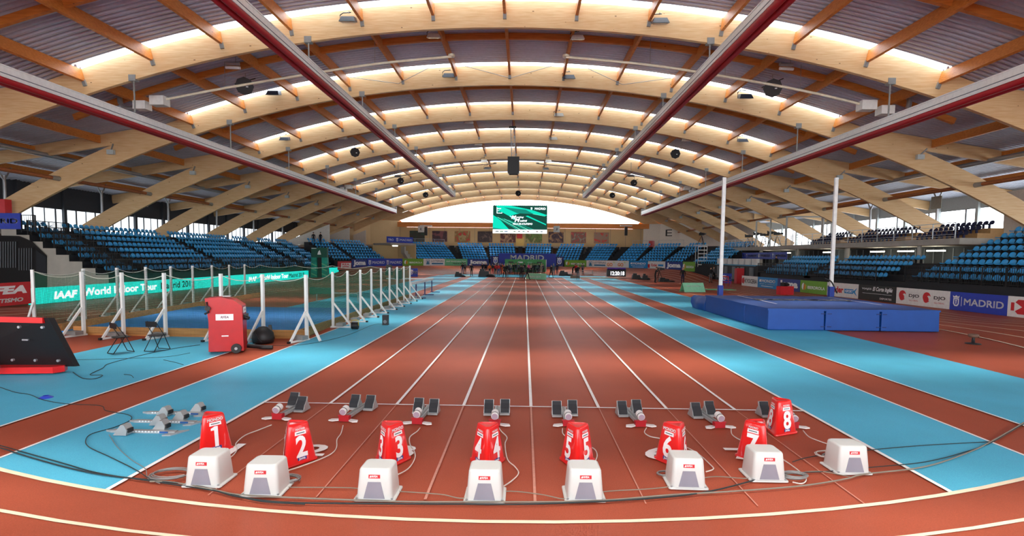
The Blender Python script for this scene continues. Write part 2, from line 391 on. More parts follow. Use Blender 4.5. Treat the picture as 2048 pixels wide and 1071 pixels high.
# ------------------------------------------------------------------ walls
EY = 110.2
ew = MB(); ew.box((-1, EY+.15, 4.2), (84, .3, 8.5), M_BEIGE)
for x in range(-40, 41, 3): ew.box((x, EY-.01, 6.6), (.05, .03, 3.6), M_GREYP)
struct(ew, 'wall_back')
eb = MB(); eb.box((-1, EY-.35, 8.93), (58, .5, .95), M_PUR); eb.build('end_beam', label='long straight orange timber beam under the bright end wall opening', cat='beam')
eo = MB(); pts = [(RX+x, EY+.2, 8.5) for x in (-27, 27)]
N = 40; top = [(RX+27-54*i/N, EY+.2, RZ0+math.sqrt((RC+.9)**2-(27-54*i/N)**2)) for i in range(N+1)]
eo.add(pts+top, [tuple(range(len(pts)+len(top)))], M_GLOW); struct(eo, 'window_30', label='bright white arched daylight opening in the end wall')
es = MB()
for sx in (-1, 1): es.prism([(RX+sx*22.5, EY, 8.4), (RX+sx*41, EY, 8.4), (RX+sx*41, EY, 9.2), (RX+sx*25, EY, 10.9)], (0, .2, 0), M_PUR)
struct(es, 'trim_40')
def side_wall(sx, name, zt, zb=4.3, wm=M_DKP):
    X = RX+sx*40.6
    b = MB(); b.box((X+sx*.15, 50, 2.1), (.3, 130, 4.4), M_CONC); b.box((X+sx*.15, 50, (zt+9.6)/2), (.3, 130, 9.6-zt), wm)
    y = -10
    while y < 112: b.box((X-sx*.1, y, (4.3+9)/2), (.25, .3, 5), wm); y += 4.55
    o = struct(b, name)
    k = 40 if sx < 0 else 60
    for i in range(1, len(AYS)):
        Y0, Y1 = AYS[i-1], AYS[i]
        if Y1 < 20: continue
        g = MB(); g.box((X+sx*.1, (Y0+Y1)/2, (4.3+zt)/2), (.02, 9.1, zt-4.3), glassm if sx > 0 else glassl)
        wo = struct(g, 'window_%d' % (k+i), label='daylight window bay in the side wall behind the seats')
        f = MB()
        for j in (range(8) if sx < 0 else (0, 4)): f.box((X+sx*.08, Y0+9.1*j/8, (4.3+zt)/2), (.08, .09 if j % 2 else .16, zt-4.3), M_GREYP)
        f.box((X+sx*.08, (Y0+Y1)/2, zt), (.1, 9.1, .1), M_GREYP); f.build('window_frame', wo, kind='structure')
glassl = emis('window_daylight_dim', (240, 248, 255), 1.2)
glassm = emis('window_daylight', (244, 250, 255), 2.6)
side_wall(-1, 'wall_left', 6.6); side_wall(1, 'wall_right', 7.4, wm=mat('pale_grey_cladding', (168, 176, 176), .6))
cc = MB()
cc.box((-38.2, 30, 4.05), (7.6, 80, .3), M_CONC); cc.box((38.2, 50, 4.05), (6.0, 120, .3), M_CONC)
cc.box((-38.4, 88, 4.05), (8, 44, .3), M_CONC); cc.box((-1, 106.5, 4.55), (72, 7.6, .3), M_CONC)
struct(cc, 'floor_upper', label='raised concourse slab behind the stands')
# ------------------------------------------------------------------ stands and seats
def seat_mesh():
    b = MB(); prof = [(-.24, .33), (-.22, .37), (-.05, .345), (.10, .35), (.17, .42), (.20, .55), (.22, .66), (.215, .69)]
    rows = []; prof = [(y, z*.84) for y, z in prof]
    for k, (y, z) in enumerate(prof):
        hw = (.20, .215, .22, .22, .21, .205, .18, .10)[k]
        rows.append([(x*hw, y-(.02 if k > 3 else 0)*(abs(x) > .9), z+(.03 if abs(x) > .9 and k < 5 else 0)-(.03 if abs(x) > .9 and k > 5 else 0)) for x in (-1, -.6, 0, .6, 1)])
    b.grid(rows, M_SEAT)
    back = [[(x, y+.02, z-.02) for x, y, z in r] for r in rows]; b.grid([r[::-1] for r in back], M_SEAT)
    for e in (0, -1): b.grid([[r[e] for r in rows], [r[e] for r in back]], M_SEAT)
    b.box((0, .02, .14), (.08, .12, .28), M_BLK)
    return b
seat_o = seat_mesh().build('stadium_seat'); seat_me = seat_o.data; bpy.data.objects.remove(seat_o)
SEATS = []
ROWN = ['bottom', 'second', 'third', 'fourth', 'fifth', 'sixth', 'seventh', 'top']
def stand(label, p0, p1, z0, rows, spans, short, run=.85, rise=.42, endw=None, skip=(), face=None):
    p0 = Vector((p0[0], p0[1], 0)); p1 = Vector((p1[0], p1[1], 0)); L = (p1-p0).length; u = (p1-p0)/L
    n = Vector((-u.y, u.x, 0))          # outward (away from the field) when p0 -> p1 runs clockwise seen from the field
    t = thing('grandstand', label, 'grandstand', (p0.x, p0.y, 0), math.atan2(u.y, u.x))
    b = MB(); prof = [(0, 0), (0, z0)]
    for r in range(rows):
        prof += [(run*(r+1)-.0, z0+rise*r), (run*(r+1), z0+rise*(r+1))]
    prof = prof[:-1]; prof += [(run*rows+.15, z0+rise*(rows-1)), (run*rows+.15, 0)]
    m = [(0, y, z) for y, z in prof]; m2 = [(L, y, z) for y, z in prof]
    b.grid([m, m2], M_DARK, False); nn = len(m)
    b.add(m, [tuple(range(nn))], endw or M_DARK); b.add(m2, [tuple(range(nn-1, -1, -1))], endw or M_DARK)
    b.build('terrace', t)
    for r in range(rows):       # riser nosings
        pass
    last = 0
    gaps = []
    ss = sorted(spans)
    for i in range(len(ss)-1): gaps.append((ss[i][1], ss[i+1][0]))
    for (a, c) in gaps:
        if c-a < .5: continue
        sb = MB(); wdt = min(1.1, c-a-.1); mid = (a+c)/2
        pr = [(0, z0+.01)]
        for r in range(rows-1): pr += [(run*(r+1)-.34, z0+rise*r+.01), (run*(r+1)-.34, z0+rise*(r+.5)), (run*(r+1)+.01, z0+rise*(r+.5)), (run*(r+1)+.01, z0+rise*(r+1)+.01)]
        pr += [(pr[-1][0], z0-.2), (0, z0-.2)]
        sb.prism([(mid-wdt/2, y, z) for y, z in pr], (wdt, 0, 0), M_TREAD)
        sb.build('aisle_steps', t)
    for bi, (a, c) in enumerate(spans):
        k = max(1, int((c-a)/.5)); 
        for r in range(rows):
            if (bi, r) in skip: continue
            for j in range(k):
                q = p0+u*(a+.25+(c-a)*j/k)+n*(run*r+.42); q.z = z0+rise*r
                SEATS.append((q, math.atan2(u.y, u.x), short, bi, r))
    return t, u, n, L
def railing(label, a, b, h, group=None, m=None, bars=True, step=1.5, cat='railing', bm=None):
    m = m or M_BLK; a, b = Vector(a), Vector(b); d = b-a; L = d.length; u = d/L
    t = thing('railing', label, cat, a, 0, group); k = max(1, round(L/step)); z = Vector((0, 0, 1))
    f = MB(); f.bar(z*h, d+z*h, .05, .05, m); f.bar(z*.12, d+z*.12, .03, .03, m); f.build('hand_rail', t)
    for i in range(k+1):
        q = d*(i/k); p = MB(); p.bar(q, q+z*h, .05, .05, m); p.build('post', t)
    g = MB()
    if bars:
        nb = int(L/.13)
        for i in range(nb): q = d*((i+.5)/nb); g.bar(q+z*.12, q+z*h, .02, .02, bm or m)
    else:
        for j in (1, 2, 3): g.bar(z*(h*j/4), d+z*(h*j/4), .025, .025, m)
    g.build('bar_infill', t, kind='stuff' if bars else None)
    return t
CR = 26.5
def cpt(th): th = math.radians(th); return (OX+CR*math.sin(th), YB+CR*math.cos(th))
def px_arc(px, R=CR, v=520, right=None):
    d = ray(px, v); d = Vector((d.x, d.y)); c = Vector((OX, YB)); A = d.dot(d); B = -2*d.dot(c); Cc = c.dot(c)-R*R
    t = (-B+math.sqrt(max(0, B*B-4*A*Cc)))/(2*A); return Vector((d.x*t, d.y*t))
RUN = .85
# left straight stand (p0 -> p1 so that outward normal points left): go from near to far => u=+Y, n=-X
stand('long left grandstand of light blue seats on dark steps, beside the teal screen boards', (-26.9, 35), (-26.9, 66.3), 1.3, 8,
      [(.4, 3.0), (4.2, 14.5), (15.9, 26.0), (27.4, 30.8)], 'long left grandstand', endw=M_CONC)
railing('black barred railing along the front of the left grandstand, nearest bay', (-26.6, 35.2, 1.3), (-26.6, 44.5, 1.3), 1.0, 'railings along the front of the left grandstand')
railing('black barred railing along the front of the left grandstand, middle bay', (-26.6, 44.8, 1.3), (-26.6, 55.5, 1.3), 1.0, 'railings along the front of the left grandstand')
railing('black barred railing along the front of the left grandstand, far bay', (-26.6, 55.8, 1.3), (-26.6, 66.0, 1.3), 1.0, 'railings along the front of the left grandstand')
for r in range(7):
    railing('short black guard rail at the stepped end of the left grandstand, %s step' % ROWN[r], (-27.05-.85*r, 35.05, 1.3+.42*r), (-27.05-.85*r, 38.3, 1.3+.42*r), .95, 'guard rails at the near end of the left grandstand')
stand('left corner grandstand block behind the teal tower', (-27, 67.6), (-26.4, 75.6), 1.3, 8, [(.3, 3.4), (4.6, 7.6)], 'left corner block')
a, b = px_arc(668), px_arc(776)
stand('angled seating block left of the tunnel at the far bend', a, b, 2.0, 7, [(.2, 3.6), (4.6, 7.4), (7.5, (b-a).length-.2)], 'angled block left of the tunnel', run=.8)
ends = [((836, 864), (865, 914)), ((926, 978),), ((980, 1034),), ((1047, 1100),), ((1106, 1157),), ((1168, 1214),), ((1232, 1270),), ((1275, 1321),), ((1328, 1362),), ((1384, 1438),)]
nm = ['leftmost end block beside the tunnel stairs', 'second end block from the tunnel', 'end block left of the middle doorway', 'end block right of the middle doorway', 'second end block right of the doorway',
      'third end block right of the doorway', 'end block behind the white lottery board', 'end block before the curved white wall', 'narrow block under the curved white wall', 'right corner block beside the camera platform']
segs = []
for i, e in enumerate(ends):
    a = px_arc(e[0][0]-2); b = px_arc(e[-1][1]+2); L = (b-a).length; sp = []
    for q in e:
        A, B = (px_arc(q[0])-a).length, (px_arc(q[1])-a).length; sp.append((A, B))
    stand('far curved grandstand, '+nm[i], a, b, 2.05, 7, sp, nm[i], run=.8); segs.append((a, b))
for i in range(len(segs)-1):     # dark stair aisles between the end blocks
    a, b = segs[i][1], segs[i+1][0]
    if (b-a).length < .25: continue
    stand('dark stair aisle right of the %s' % nm[i], a, b, 2.05, 7, [], 'x', run=.8)
# right straight: u must be -Y so n=+X
stand('large right grandstand nearest the camera, behind the white and blue boards', (24.8, 36.4), (24.8, 24.0), 1.45, 8,
      [(.3, 12.2)], 'near right grandstand')
stand('low right grandstand under the balcony, behind the green energy board', (25.0, 58.9), (25.0, 36.6), 1.3, 4,
      [(.3, 8.9), (10.4, 19.6)], 'low right grandstand', run=.85)
railing('black barred railing in front of the near right grandstand', (24.7, 36.3, 1.42), (24.7, 24.2, 1.42), 1.0)
railing('black barred railing in front of the low right grandstand, far bay', (24.7, 58.8, 1.3), (24.7, 49.0, 1.3), 1.0, 'railings of the low right grandstand')
railing('black barred railing in front of the low right grandstand, near bay', (24.7, 48.4, 1.3), (24.7, 39.2, 1.3), 1.0, 'railings of the low right grandstand')
SEATS.sort(key=lambda s: s[0].length)
vis = []
rest = []
for s in SEATS:
    u_, v_ = PJ(s[0]+Vector((0, 0, .5)))
    (vis if -10 < u_ < 2058 and len(vis) < 300 else rest).append(s) if -30 < u_ < 2080 else None
for q, rz, short, bi, r in vis:
    link('stadium_seat', seat_me, None, q, rz, 'light blue plastic seat in the %s row of the %s, block %s' % (ROWN[r] if r < 7 else 'top', short, ('nearest', 'second', 'third', 'fourth')[bi]),
         'seat', 'seats in the %s row, %s, block %d' % (ROWN[r], short, bi+1))
sb = MB(); sv = [v.co.copy() for v in seat_me.vertices]; sf = [tuple(p.vertices) for p in seat_me.polygons]
for q, rz, short, bi, r in rest:
    T = Matrix.Translation(q) @ Matrix.Rotation(rz, 4, 'Z'); sb.add([T @ v for v in sv], sf, M_SEAT, True)
sb.build('distant_seats', label='mass of light blue plastic seats filling the distant grandstand blocks', cat='seats', kind='stuff')
# ------------------------------------------------------------------ advertising boards
def bnd(txt, bold, shear):
    vs, fs = glyphs(txt, 'LEFT', bold, shear); xs = [v[0] for v in vs]; ys = [v[1] for v in vs]
    return min(xs), max(xs), min(ys), max(ys)
class Board:
    def __init__(s, a, b, h, m, thick=.08, z=0.):
        s.a, s.b = Vector((a[0], a[1], 0)), Vector((b[0], b[1], 0)); s.d = (s.b-s.a); s.L = s.d.length; s.h = h; s.z = z
        s.rz = math.atan2(s.d.y, s.d.x); s.mb = MB(); s.mb.box((s.L/2, thick/2, h/2), (s.L, thick, h), m); s.k = 0
    def t(s, txt, u0, u1, v0, v1, m, bold=.02, shear=0.):       # u, v in 0..1 of the face
        x0, x1, y0, y1 = bnd(txt, bold, shear); vs, fs = glyphs(txt, 'LEFT', bold, shear); s.k += 1
        U0, U1, V0, V1 = u0*s.L, u1*s.L, v0*s.h, v1*s.h; e = -.012-.002*(s.k % 4)
        s.mb.add([(U0+(x-x0)/(x1-x0)*(U1-U0), e, V0+(y-y0)/(y1-y0)*(V1-V0)) for x, y in vs], fs, m); return s
    def r(s, u0, u1, v0, v1, m, sk=0.): 
        s.k += 1; e = -.004-.0015*(s.k % 5); U0, U1, V0, V1 = u0*s.L, u1*s.L, v0*s.h, v1*s.h; q = sk*s.h
        s.mb.add([(U0, e, V0), (U1, e, V0), (U1+q, e, V1), (U0+q, e, V1)], [(0, 1, 2, 3)], m); return s
    def p(s, pts, m): 
        s.k += 1; e = -.006-.0015*(s.k % 5); s.mb.add([(u*s.L, e, v*s.h) for u, v in pts], [tuple(range(len(pts)))], m); return s
    def disc(s, u, v, r, m, n=16, a0=0, a1=360):
        return s.p([(u+r*s.h/s.L*math.cos(math.radians(a0+(a1-a0)*i/n)), v+r*math.sin(math.radians(a0+(a1-a0)*i/n))) for i in range(n+(0 if a1-a0 == 360 else 1))], m)
    def crest(s, u, v, hh, m, m2):       # shield with a crown
        k = s.h/s.L*hh
        s.p([(u-.3*k, v+.25*hh), (u-.3*k, v-.25*hh), (u-.15*k, v-.45*hh), (u+.15*k, v-.45*hh), (u+.3*k, v-.25*hh), (u+.3*k, v+.25*hh)], m)
        s.p([(u-.19*k, v+.15*hh), (u-.19*k, v-.2*hh), (u-.1*k, v-.33*hh), (u+.1*k, v-.33*hh), (u+.19*k, v-.2*hh), (u+.19*k, v+.15*hh)], m2)
        s.p([(u-.05*k, v-.25*hh), (u+.05*k, v-.25*hh), (u+.05*k, v-.02*hh), (u+.12*k, v+.1*hh), (u-.12*k, v+.1*hh), (u-.05*k, v-.02*hh)], m)
        s.p([(u-.3*k, v+.29*hh), (u+.3*k, v+.29*hh), (u+.36*k, v+.5*hh), (u+.18*k, v+.4*hh), (u, v+.52*hh), (u-.18*k, v+.4*hh), (u-.36*k, v+.5*hh)], m); return s
    def done(s, label, name='advertising_board', cat='board', group=None):
        return s.mb.build(name, None, (s.a.x, s.a.y, s.z), s.rz, label=label, cat=cat, group=group)
def madrid(b, u0=0., u1=1., n=1):
    w = (u1-u0)/n
    for i in range(n):
        o = u0+i*w
        b.crest(o+.12*w, .5, .62, M_LETW, M_BLUEB); b.r(o+.215*w, o+.225*w, .25, .75, M_LETW)
        b.t('MADRID', o+.27*w, o+.95*w, .32, .68, M_LETW, .025)
    return b
def joma(b): return b.r(.0, 1, 0, 1, M_BJ).t('Joma', .08, .92, .1, .88, M_LETW, .06)
M_BJ = mat('joma_blue', (40, 62, 140), .5)
def iber(b):
    b.disc(.15, .5, .3, M_LETW, 8, 90, 250); b.p([(.14, .22), (.2, .25), (.22, .6), (.17, .78)], M_ORG); b.p([(.21, .25), (.25, .35), (.25, .6), (.23, .7)], mat('leaf_green', (190, 215, 60), .5))
    return b.t('IBERDROLA', .3, .94, .34, .58, M_LETW, .02)
def mondo(b):
    b.t('MONDO', .22, .9, .52, .8, M_LETW, .05); b.p([(.08, .55), (.18, .55), (.2, .78), (.1, .78)], M_LETW)
    b.t('SPORT & FLOORING', .12, .88, .32, .42, M_LETW, .02); return b.r(.2, .8, .15, .2, M_LETW)
def lote(b, u0=0, u1=1):
    w = u1-u0; tb = mat('lottery_blue', (40, 120, 160), .5)
    b.r(u0+.12*w, u0+.28*w, .2, .85, tb).r(u0+.14*w, u0+.26*w, .35, .8, M_WB); b.disc(u0+.2*w, .42, .16, tb); b.p([(u0+.15*w, .5), (u0+.25*w, .5), (u0+.2*w, .8)], tb)
    b.t('LOTERIAS', u0+.36*w, u0+.94*w, .55, .82, M_INK, .0); return b.r(u0+.38*w, u0+.92*w, .22, .42, tb)
def plane_px(px, A, B, v=600):
    d = ray(px, v); A, B = Vector(A), Vector(B); e = B-A      # solve d*t = A + e*s in x, y
    det = d.x*(-e.y)-d.y*(-e.x); t = (A.x*(-e.y)-A.y*(-e.x))/det
    return Vector((d.x*t, d.y*t, 0))
RA, RB_ = (24.4, 27.9), (22.6, 57.5)
def rb(px0, px1, m, h=1.02): return Board(plane_px(px0, RA, RB_), plane_px(px1-.6, RA, RB_), h, m)
b = rb(2016, 2090, M_WB); b.p([(.1, .5), (.3, .15), (.6, .15), (.8, .5), (.6, .85), (.3, .85)], M_BRED).p([(.1, .15), (.42, .5), (.1, .85)], M_WB).p([(.8, .5), (.5, .3), (.5, .7)], M_WB).r(.1, .2, .3, .7, M_BRED)
b.done('white board with a red angular emblem at the right edge of the picture')
madrid(rb(1900, 2016, M_BLUEB)).done('bright blue board with crest and white MADRID lettering on the right side')
b = rb(1792, 1900, M_WB)
for o in (0, .47): b.disc(.13+o, .55, .3, M_BRED).disc(.17+o, .5, .16, M_WB).disc(.12+o, .42, .2, M_BRED).t('DJO', .26+o, .46+o, .42, .66, M_INK, .02).t('GLOBAL', .27+o, .45+o, .24, .32, M_BRED, 0)
b.done('silver white board with two round red emblems')
b = rb(1716, 1792, mat('board_black', (42, 44, 44), .5)); b.t('VIAJES', .1, .37, .66, .82, M_LETW, .03).t('El Corte Inglés', .4, .92, .56, .92, M_LETW, .03, .35).r(.12, .9, .45, .47, M_LETW).t('DEPORTES', .6, .9, .12, .24, M_LETW, .02)
b.done('black board with white travel agency lettering on the right side')
b = rb(1653, 1716, M_WB); b.t('K', .02, .16, .3, .75, M_INK, .05).t('inder', .17, .55, .28, .75, M_BRED, .04).r(.58, .86, .3, .62, M_SKB).t('+SPORT', .6, .84, .37, .55, M_LETW, .02).p([(.84, .45), (.97, .75), (.91, .45), (.97, .15)], M_SKB)
b.done('white board with black and red chocolate brand lettering behind the right upright')
iber(rb(1599, 1653, M_GRN)).done('green energy company board on the right, with leaf shaped emblem')
joma(rb(1554, 1599, M_BJ)).done('dark blue board with bold white lettering, right side between green and sky blue')
mondo(rb(1514, 1554, M_SKB)).done('sky blue board beside the black lettered white one on the right')
b = rb(1482, 1514, M_WB); b.p([(.02, .3), (.14, .2), (.2, .5), (.14, .85), (.02, .7)], M_BRED); b.t('KYOCERA', .22, .97, .3, .72, M_INK, .02); b.done('white board with black capitals and a red zigzag emblem')
def obank(p):
    th = math.atan2(p.x-OX, p.y-YB); s = LST+OR*(math.pi/2-th); return max(0, bank(s)*6.35)
def ab(px0, px1, m, h=1.12, R=23.95):
    a, c = px_arc(px0, R), px_arc(px1-.4, R); z = (obank(a)+obank(c))/2-.03
    return Board(a, c, h, m, z=z)
iber(ab(1366, 1390, M_GRN, 1.3)).done('tilted green board at the end of the right corner boards')
joma(ab(1331, 1365, M_BJ)).done('dark blue board with white lettering at the right corner, beside green')
b = ab(1296, 1331, M_WB); b.r(.0, .12, .1, .6, M_BRED).t('Kinder', .2, .55, .3, .7, M_BRED, .03).r(.6, .9, .35, .6, M_SKB); b.done('white board with red and blue lettering at the right corner')
mondo(ab(1258, 1296, M_SKB)).done('sky blue board on the far bend')
b = ab(1173, 1258, M_WB); lote(b, 0, .5)
for o in (.5, .75): b.t('GO', o, o+.13, .2, .68, M_ORG, .04).t('fit', o+.14, o+.19, .65, .9, mat('leaf_green', (190, 215, 60)), 0)
b.done('wide white board with two orange words on the far bend')
iber(ab(1129, 1173, M_GRN)).done('green board right of the big blue banner')
b = ab(935, 978, M_BJ); joma(b).done('dark blue board with white lettering left of the big blue banner')
b = ab(890, 935, M_MINT); b.t('IAAF World Indoor Tour', .06, .94, .55, .75, M_LETW, .02).t('Madrid 2019', .35, .85, .25, .45, M_INK, .02); b.done('mint green tour board with small lettering on the far bend')
lote(ab(847, 890, M_WB)).done('white lottery board between green boards on the left of the far bend')
iber(ab(806, 847, M_GRN)).done('green energy company board on the left of the far bend')
madrid(ab(735, 805, M_BLUEB), n=2).done('blue board with MADRID twice at the left bend')
joma(ab(704, 734, M_BJ)).done('dark blue board with white lettering at the left bend beside the red board')
b = ab(676, 703, M_BRED); b.r(.2, .95, .2, .8, M_WB, .1).t('REA', .3, .85, .5, .75, M_BRED, .03).r(.3, .8, .3, .4, M_BRED); b.done('red board with white panel at the left bend behind the net')
# big banner in front of the end seats
a, c = px_arc(981, 24.5), px_arc(1127, 24.5); a2, c2 = px_arc(998, 23.4), px_arc(1112, 23.4)
b = Board(a, c, 1.9, mat('navy_banner', (32, 40, 108), .6), z=.95); b.crest(.07, .6, .6, M_LETW, M_BLUEB).crest(.945, .6, .6, M_LETW, M_BLUEB).t('MADRID', .02, .12, .05, .18, M_LETW, 0).t('MADRID', .9, .99, .05, .18, M_LETW, 0)
b.done('long navy crowd barrier cover with two white crests at the far bend', 'banner', 'banner')
b = Board(a2, c2, 2.3, mat('royal_banner', (40, 58, 170), .6), z=1.0); b.t('MADRID', .2, .79, .5, .88, M_LETW, .01); b.done('royal blue banner with large white MADRID lettering on the end stand', 'banner', 'banner')
b = Board((-3.1, 87.6), (3.5, 87.6), 2.3, mat('backdrop_green', (70, 160, 88), .6), z=.02, thick=.15)
for i in range(4):
    for j in range(3): b.r(.08+.23*i, .2+.23*i, .15+.3*j, .24+.3*j, (M_LETW, M_MINT, M_INK)[(i+j) % 3])
b.r(.985, 1, 0, 1, M_LETW); b.done('green press backdrop with rows of small logos behind the crowd', 'backdrop', 'backdrop')
# teal LED boards and red board on the left
LX = -25.3
b = Board((LX, 27.7), (LX-.1, 64.2), .84, M_TEAL, .25, z=.02)
def py_y(px): return plane_px(px, (LX, 20), (LX-.1, 64)).y
uu = lambda px: (py_y(px)-27.7)/36.5
M_LEDW = emis('led_white', (245, 250, 250), 1.0)
b.t('IAAF', uu(107), uu(155), .22, .72, M_LEDW, .05, .15).t('World Indoor Tour', uu(166), uu(314), .25, .8, M_LEDW, .035).t('Madrid 2019', uu(322), uu(389), .25, .8, M_INK, .0)
b.t('IAAF', uu(498), uu(514), .22, .72, M_LEDW, .05, .15).t('World Indoor Tour', uu(520), uu(577), .25, .8, M_LEDW, .035).t('Madrid 2019', uu(579), uu(609), .25, .8, M_INK, .0)
b.done('long glowing teal screen board with white tour lettering along the left straight', 'screen_board', 'screen')
Board((LX+.3, 67.4), (LX+.9, 71.8), .84, M_TEAL, .25, z=.25).done('short plain teal screen board right of the teal tower', 'screen_board', 'screen')
b = Board((LX+.2, 23.5), (LX, 27.6), 1.12, M_BRED, z=.1); b.t('RFEA', .3, .94, .5, .86, M_LETW, .06, .2).t('ATLETISMO', .3, .88, .14, .32, M_LETW, .05, .2); b.done('red board with slanted white lettering at the left edge of the picture')
# blue MAD signs on the floor, and small signs
def sign(px, py, w, h, m, lab, txt='MAD'):
    p = G(px, py); b = Board((p.x-w/2, p.y), (p.x+w/2, p.y), h, m, .1); b.crest(.16, .55, .6, M_LETW, M_BLUEB).t(txt, .35, .95, .35, .7, M_LETW, .04); b.done(lab, 'floor_sign', 'sign')
sign(828, 553, .95, 1.1, M_BLUEB, 'small blue crest sign standing on the track left of the white rails')
sign(1454, 566, 1.0, 1.1, M_BLUEB, 'small blue crest sign beside the left pole vault upright')
# teal start tower
t = thing('teal_tower', 'tall teal graphic tower with a doorway beside the left teal screens', 'tower', (-24.6, 65.5, 0)); M_TT = mat('tower_teal', (24, 150, 130), .6, var=.35, scale=1.4)
for nme, x0, x1 in (('side_panel', -.95, -.3), ('side_panel', .3, .95)):
    q = MB(); q.prism([(x0-.12*(x0 < 0), 0, 0), (x1+.12*(x0 > 0), 0, 0), (x1, 0, 2.4), (x0, 0, 2.4)], (0, .5, 0), M_TT); q.t = 0
    for k in range(3): q.add([(x0, -.01, .4+.6*k), (x1, -.01, .15+.6*k), (x1, -.01, .25+.6*k), (x0, -.01, .55+.6*k)], [(0, 1, 2, 3)], M_MINT)
    q.build(nme, t)
q = MB(); q.box((0, .25, 3.0), (1.9, .5, 1.2), mat('dark_green', (22, 84, 66), .6)); q.add([(-.2, -.01, 2.75), (.25, -.01, 2.75), (.1, -.01, 3.3), (-.1, -.01, 3.1)], [(0, 1, 2, 3)], M_LETW); q.add([(-.9, -.01, 3.45), (-.3, -.01, 3.45), (-.3, -.01, 3.52), (-.9, -.01, 3.52)], [(0, 1, 2, 3)], M_LETW); q.build('header_panel', t)
q = MB(); q.box((0, .4, 1.2), (.6, .1, 2.4), M_BLK); q.build('doorway_back', t)
# ------------------------------------------------------------------ throwing cage on the left
M_NET = netmat('green_net', (18, 96, 66), .045, .0055); M_NET2 = netmat('green_net_dense', (14, 120, 84), .045, .012)
M_POST = mat('post_white', (226, 228, 224), .45)
def cage_post(x, y, rz, lab, grp, h=2.1):
    t = thing('net_post', lab, 'post', (x, y, 0), rz, grp)      # brace points to local -Y
    q = MB(); q.box((0, 0, h/2), (.085, .085, h), M_POST); q.build('upright', t)
    q = MB(); q.bar((0, -.04, .92), (0, -.72, .03), .06, .06, M_POST); q.build('brace', t)
    q = MB(); q.bar((0, .1, .03), (0, -.8, .03), .07, .06, M_POST); q.bar((0, -.82, .03), (0, -.74, .03), .08, .07, M_BLK); q.build('foot_bar', t)
    q = MB(); q.box((0, -.3, .13), (.42, .26, .12), M_GALV); q.build('ballast_weight', t)
fx = [(-14.55, 17.75), (-13.1, 17.6), (-11.7, 17.6), (-9.75, 17.45), (-8.35, 17.35)]
fl_ = ['first front net post from the left, above the fallen screen', 'front net post behind the left folding chair', 'front net post behind the right folding chair', 'front net post behind the red machine', 'front net post beside the black bag']
cage_post(-17.7, 19.4, .35, 'white net post at the left corner of the cage', 'net posts of the throwing cage')
for (x, y), l in zip(fx, fl_): cage_post(x, y, -.25, l, 'net posts of the throwing cage')
cage_post(-6.95, 17.35, -.35, 'white corner net post with two braces, nearest the blue lane', 'net posts of the throwing cage')
q0 = MB(); q0.bar((0, 0, .92), (.62, -.1, .03), .06, .06, M_POST); c = [o for o in bpy.data.objects if o.name.startswith('net_post')][-1]; q0.build('brace', c)
for i in range(9):
    cage_post(-7.2, 20.5+1.75*i, math.pi/2, 'net post along the blue lane side of the cage, number %s going away' % ['one', 'two', 'three', 'four', 'five', 'six', 'seven', 'eight', 'nine'][i], 'net posts of the throwing cage')
for i in range(8):
    cage_post(-17.3, 21.2+1.78*i, -math.pi/2, 'white net post on the far side of the cage near the teal boards', 'far side net posts of the throwing cage')
def net(pts, lab, m, sag=.16):
    q = MB(); rows = [[], []]
    for (x0, y0), (x1, y1) in zip(pts[:-1], pts[1:]):
        for k in range(8):
            t_ = k/8; dz = sag*4*t_*(1-t_); 
            rows[1].append((x0+(x1-x0)*t_, y0+(y1-y0)*t_, 2.04-dz)); rows[0].append((x0+(x1-x0)*t_, y0+(y1-y0)*t_, .05))
    rows[1].append((*pts[-1], 2.04)); rows[0].append((*pts[-1], .05))
    q.grid(rows, m, False); o = q.build('safety_net', label=lab, cat='net')
    e = MB(); e.tube(rows[1], .012, mat('net_rope', (200, 205, 190)), 4); e.build('edge_rope', o)
off = .06
net([(-17.7, 19.46), (-14.55, 17.81)]+[(x, y+off) for x, y in fx[1:]]+[(-6.98, 17.42)], 'green safety net across the front of the throwing cage', M_NET)
net([(-7.0, 17.42)]+[(-7.27, 20.5+1.75*i) for i in range(9)], 'green safety net along the cage side beside the blue lane', M_NET2)
net([(-17.7, 19.46)]+[(-17.22, 21.2+1.78*i) for i in range(8)]+[(-17.2, 35.4)], 'green safety net on the far side of the cage', M_NET)
net([(-17.2, 35.4), (-14.8, 35.2), (-12.3, 35.0), (-9.8, 34.8), (-7.27, 34.5)], 'green safety net closing the back of the throwing cage', M_NET)
def kerb(a, c, lab): q = MB(); q.bar((*a, .14), (*c, .14), .07, .28, M_WOODB); q.build('timber_kerb', label=lab, cat='kerb board')
kerb((-15.0, 17.9), (-6.98, 17.62), 'timber kerb board along the front of the cage'); kerb((-7.35, 17.7), (-7.4, 34.6), 'timber kerb board along the cage side by the blue lane')
kerb((-16.0, 18.3), (-17.05, 35.0), 'timber kerb board along the far left side of the cage')
q = MB(); q.prism([(-15.7, 18.2, .01), (-7.45, 17.85, .01), (-7.45, 27.5, .01), (-16.6, 27.5, .01)], (0, 0, .06), mat('cage_blue_mat', (24, 132, 216), .6)); q.build('cage_floor_mat', label='dark blue flooring laid inside the throwing cage', cat='floor mat')
q = MB(); q.prism([(-12.2, 27.6, .01), (-7.45, 27.6, .01), (-7.45, 34.5, .01), (-12.2, 34.5, .01)], (0, 0, .02), M_BLU); q.build('cage_runway', label='lighter blue flooring at the back of the throwing cage', cat='floor mat')
t = thing('equipment_trolley', 'dark green padded trolley with metal frame inside the back of the cage', 'trolley', (-11.6, 31.5, .04))
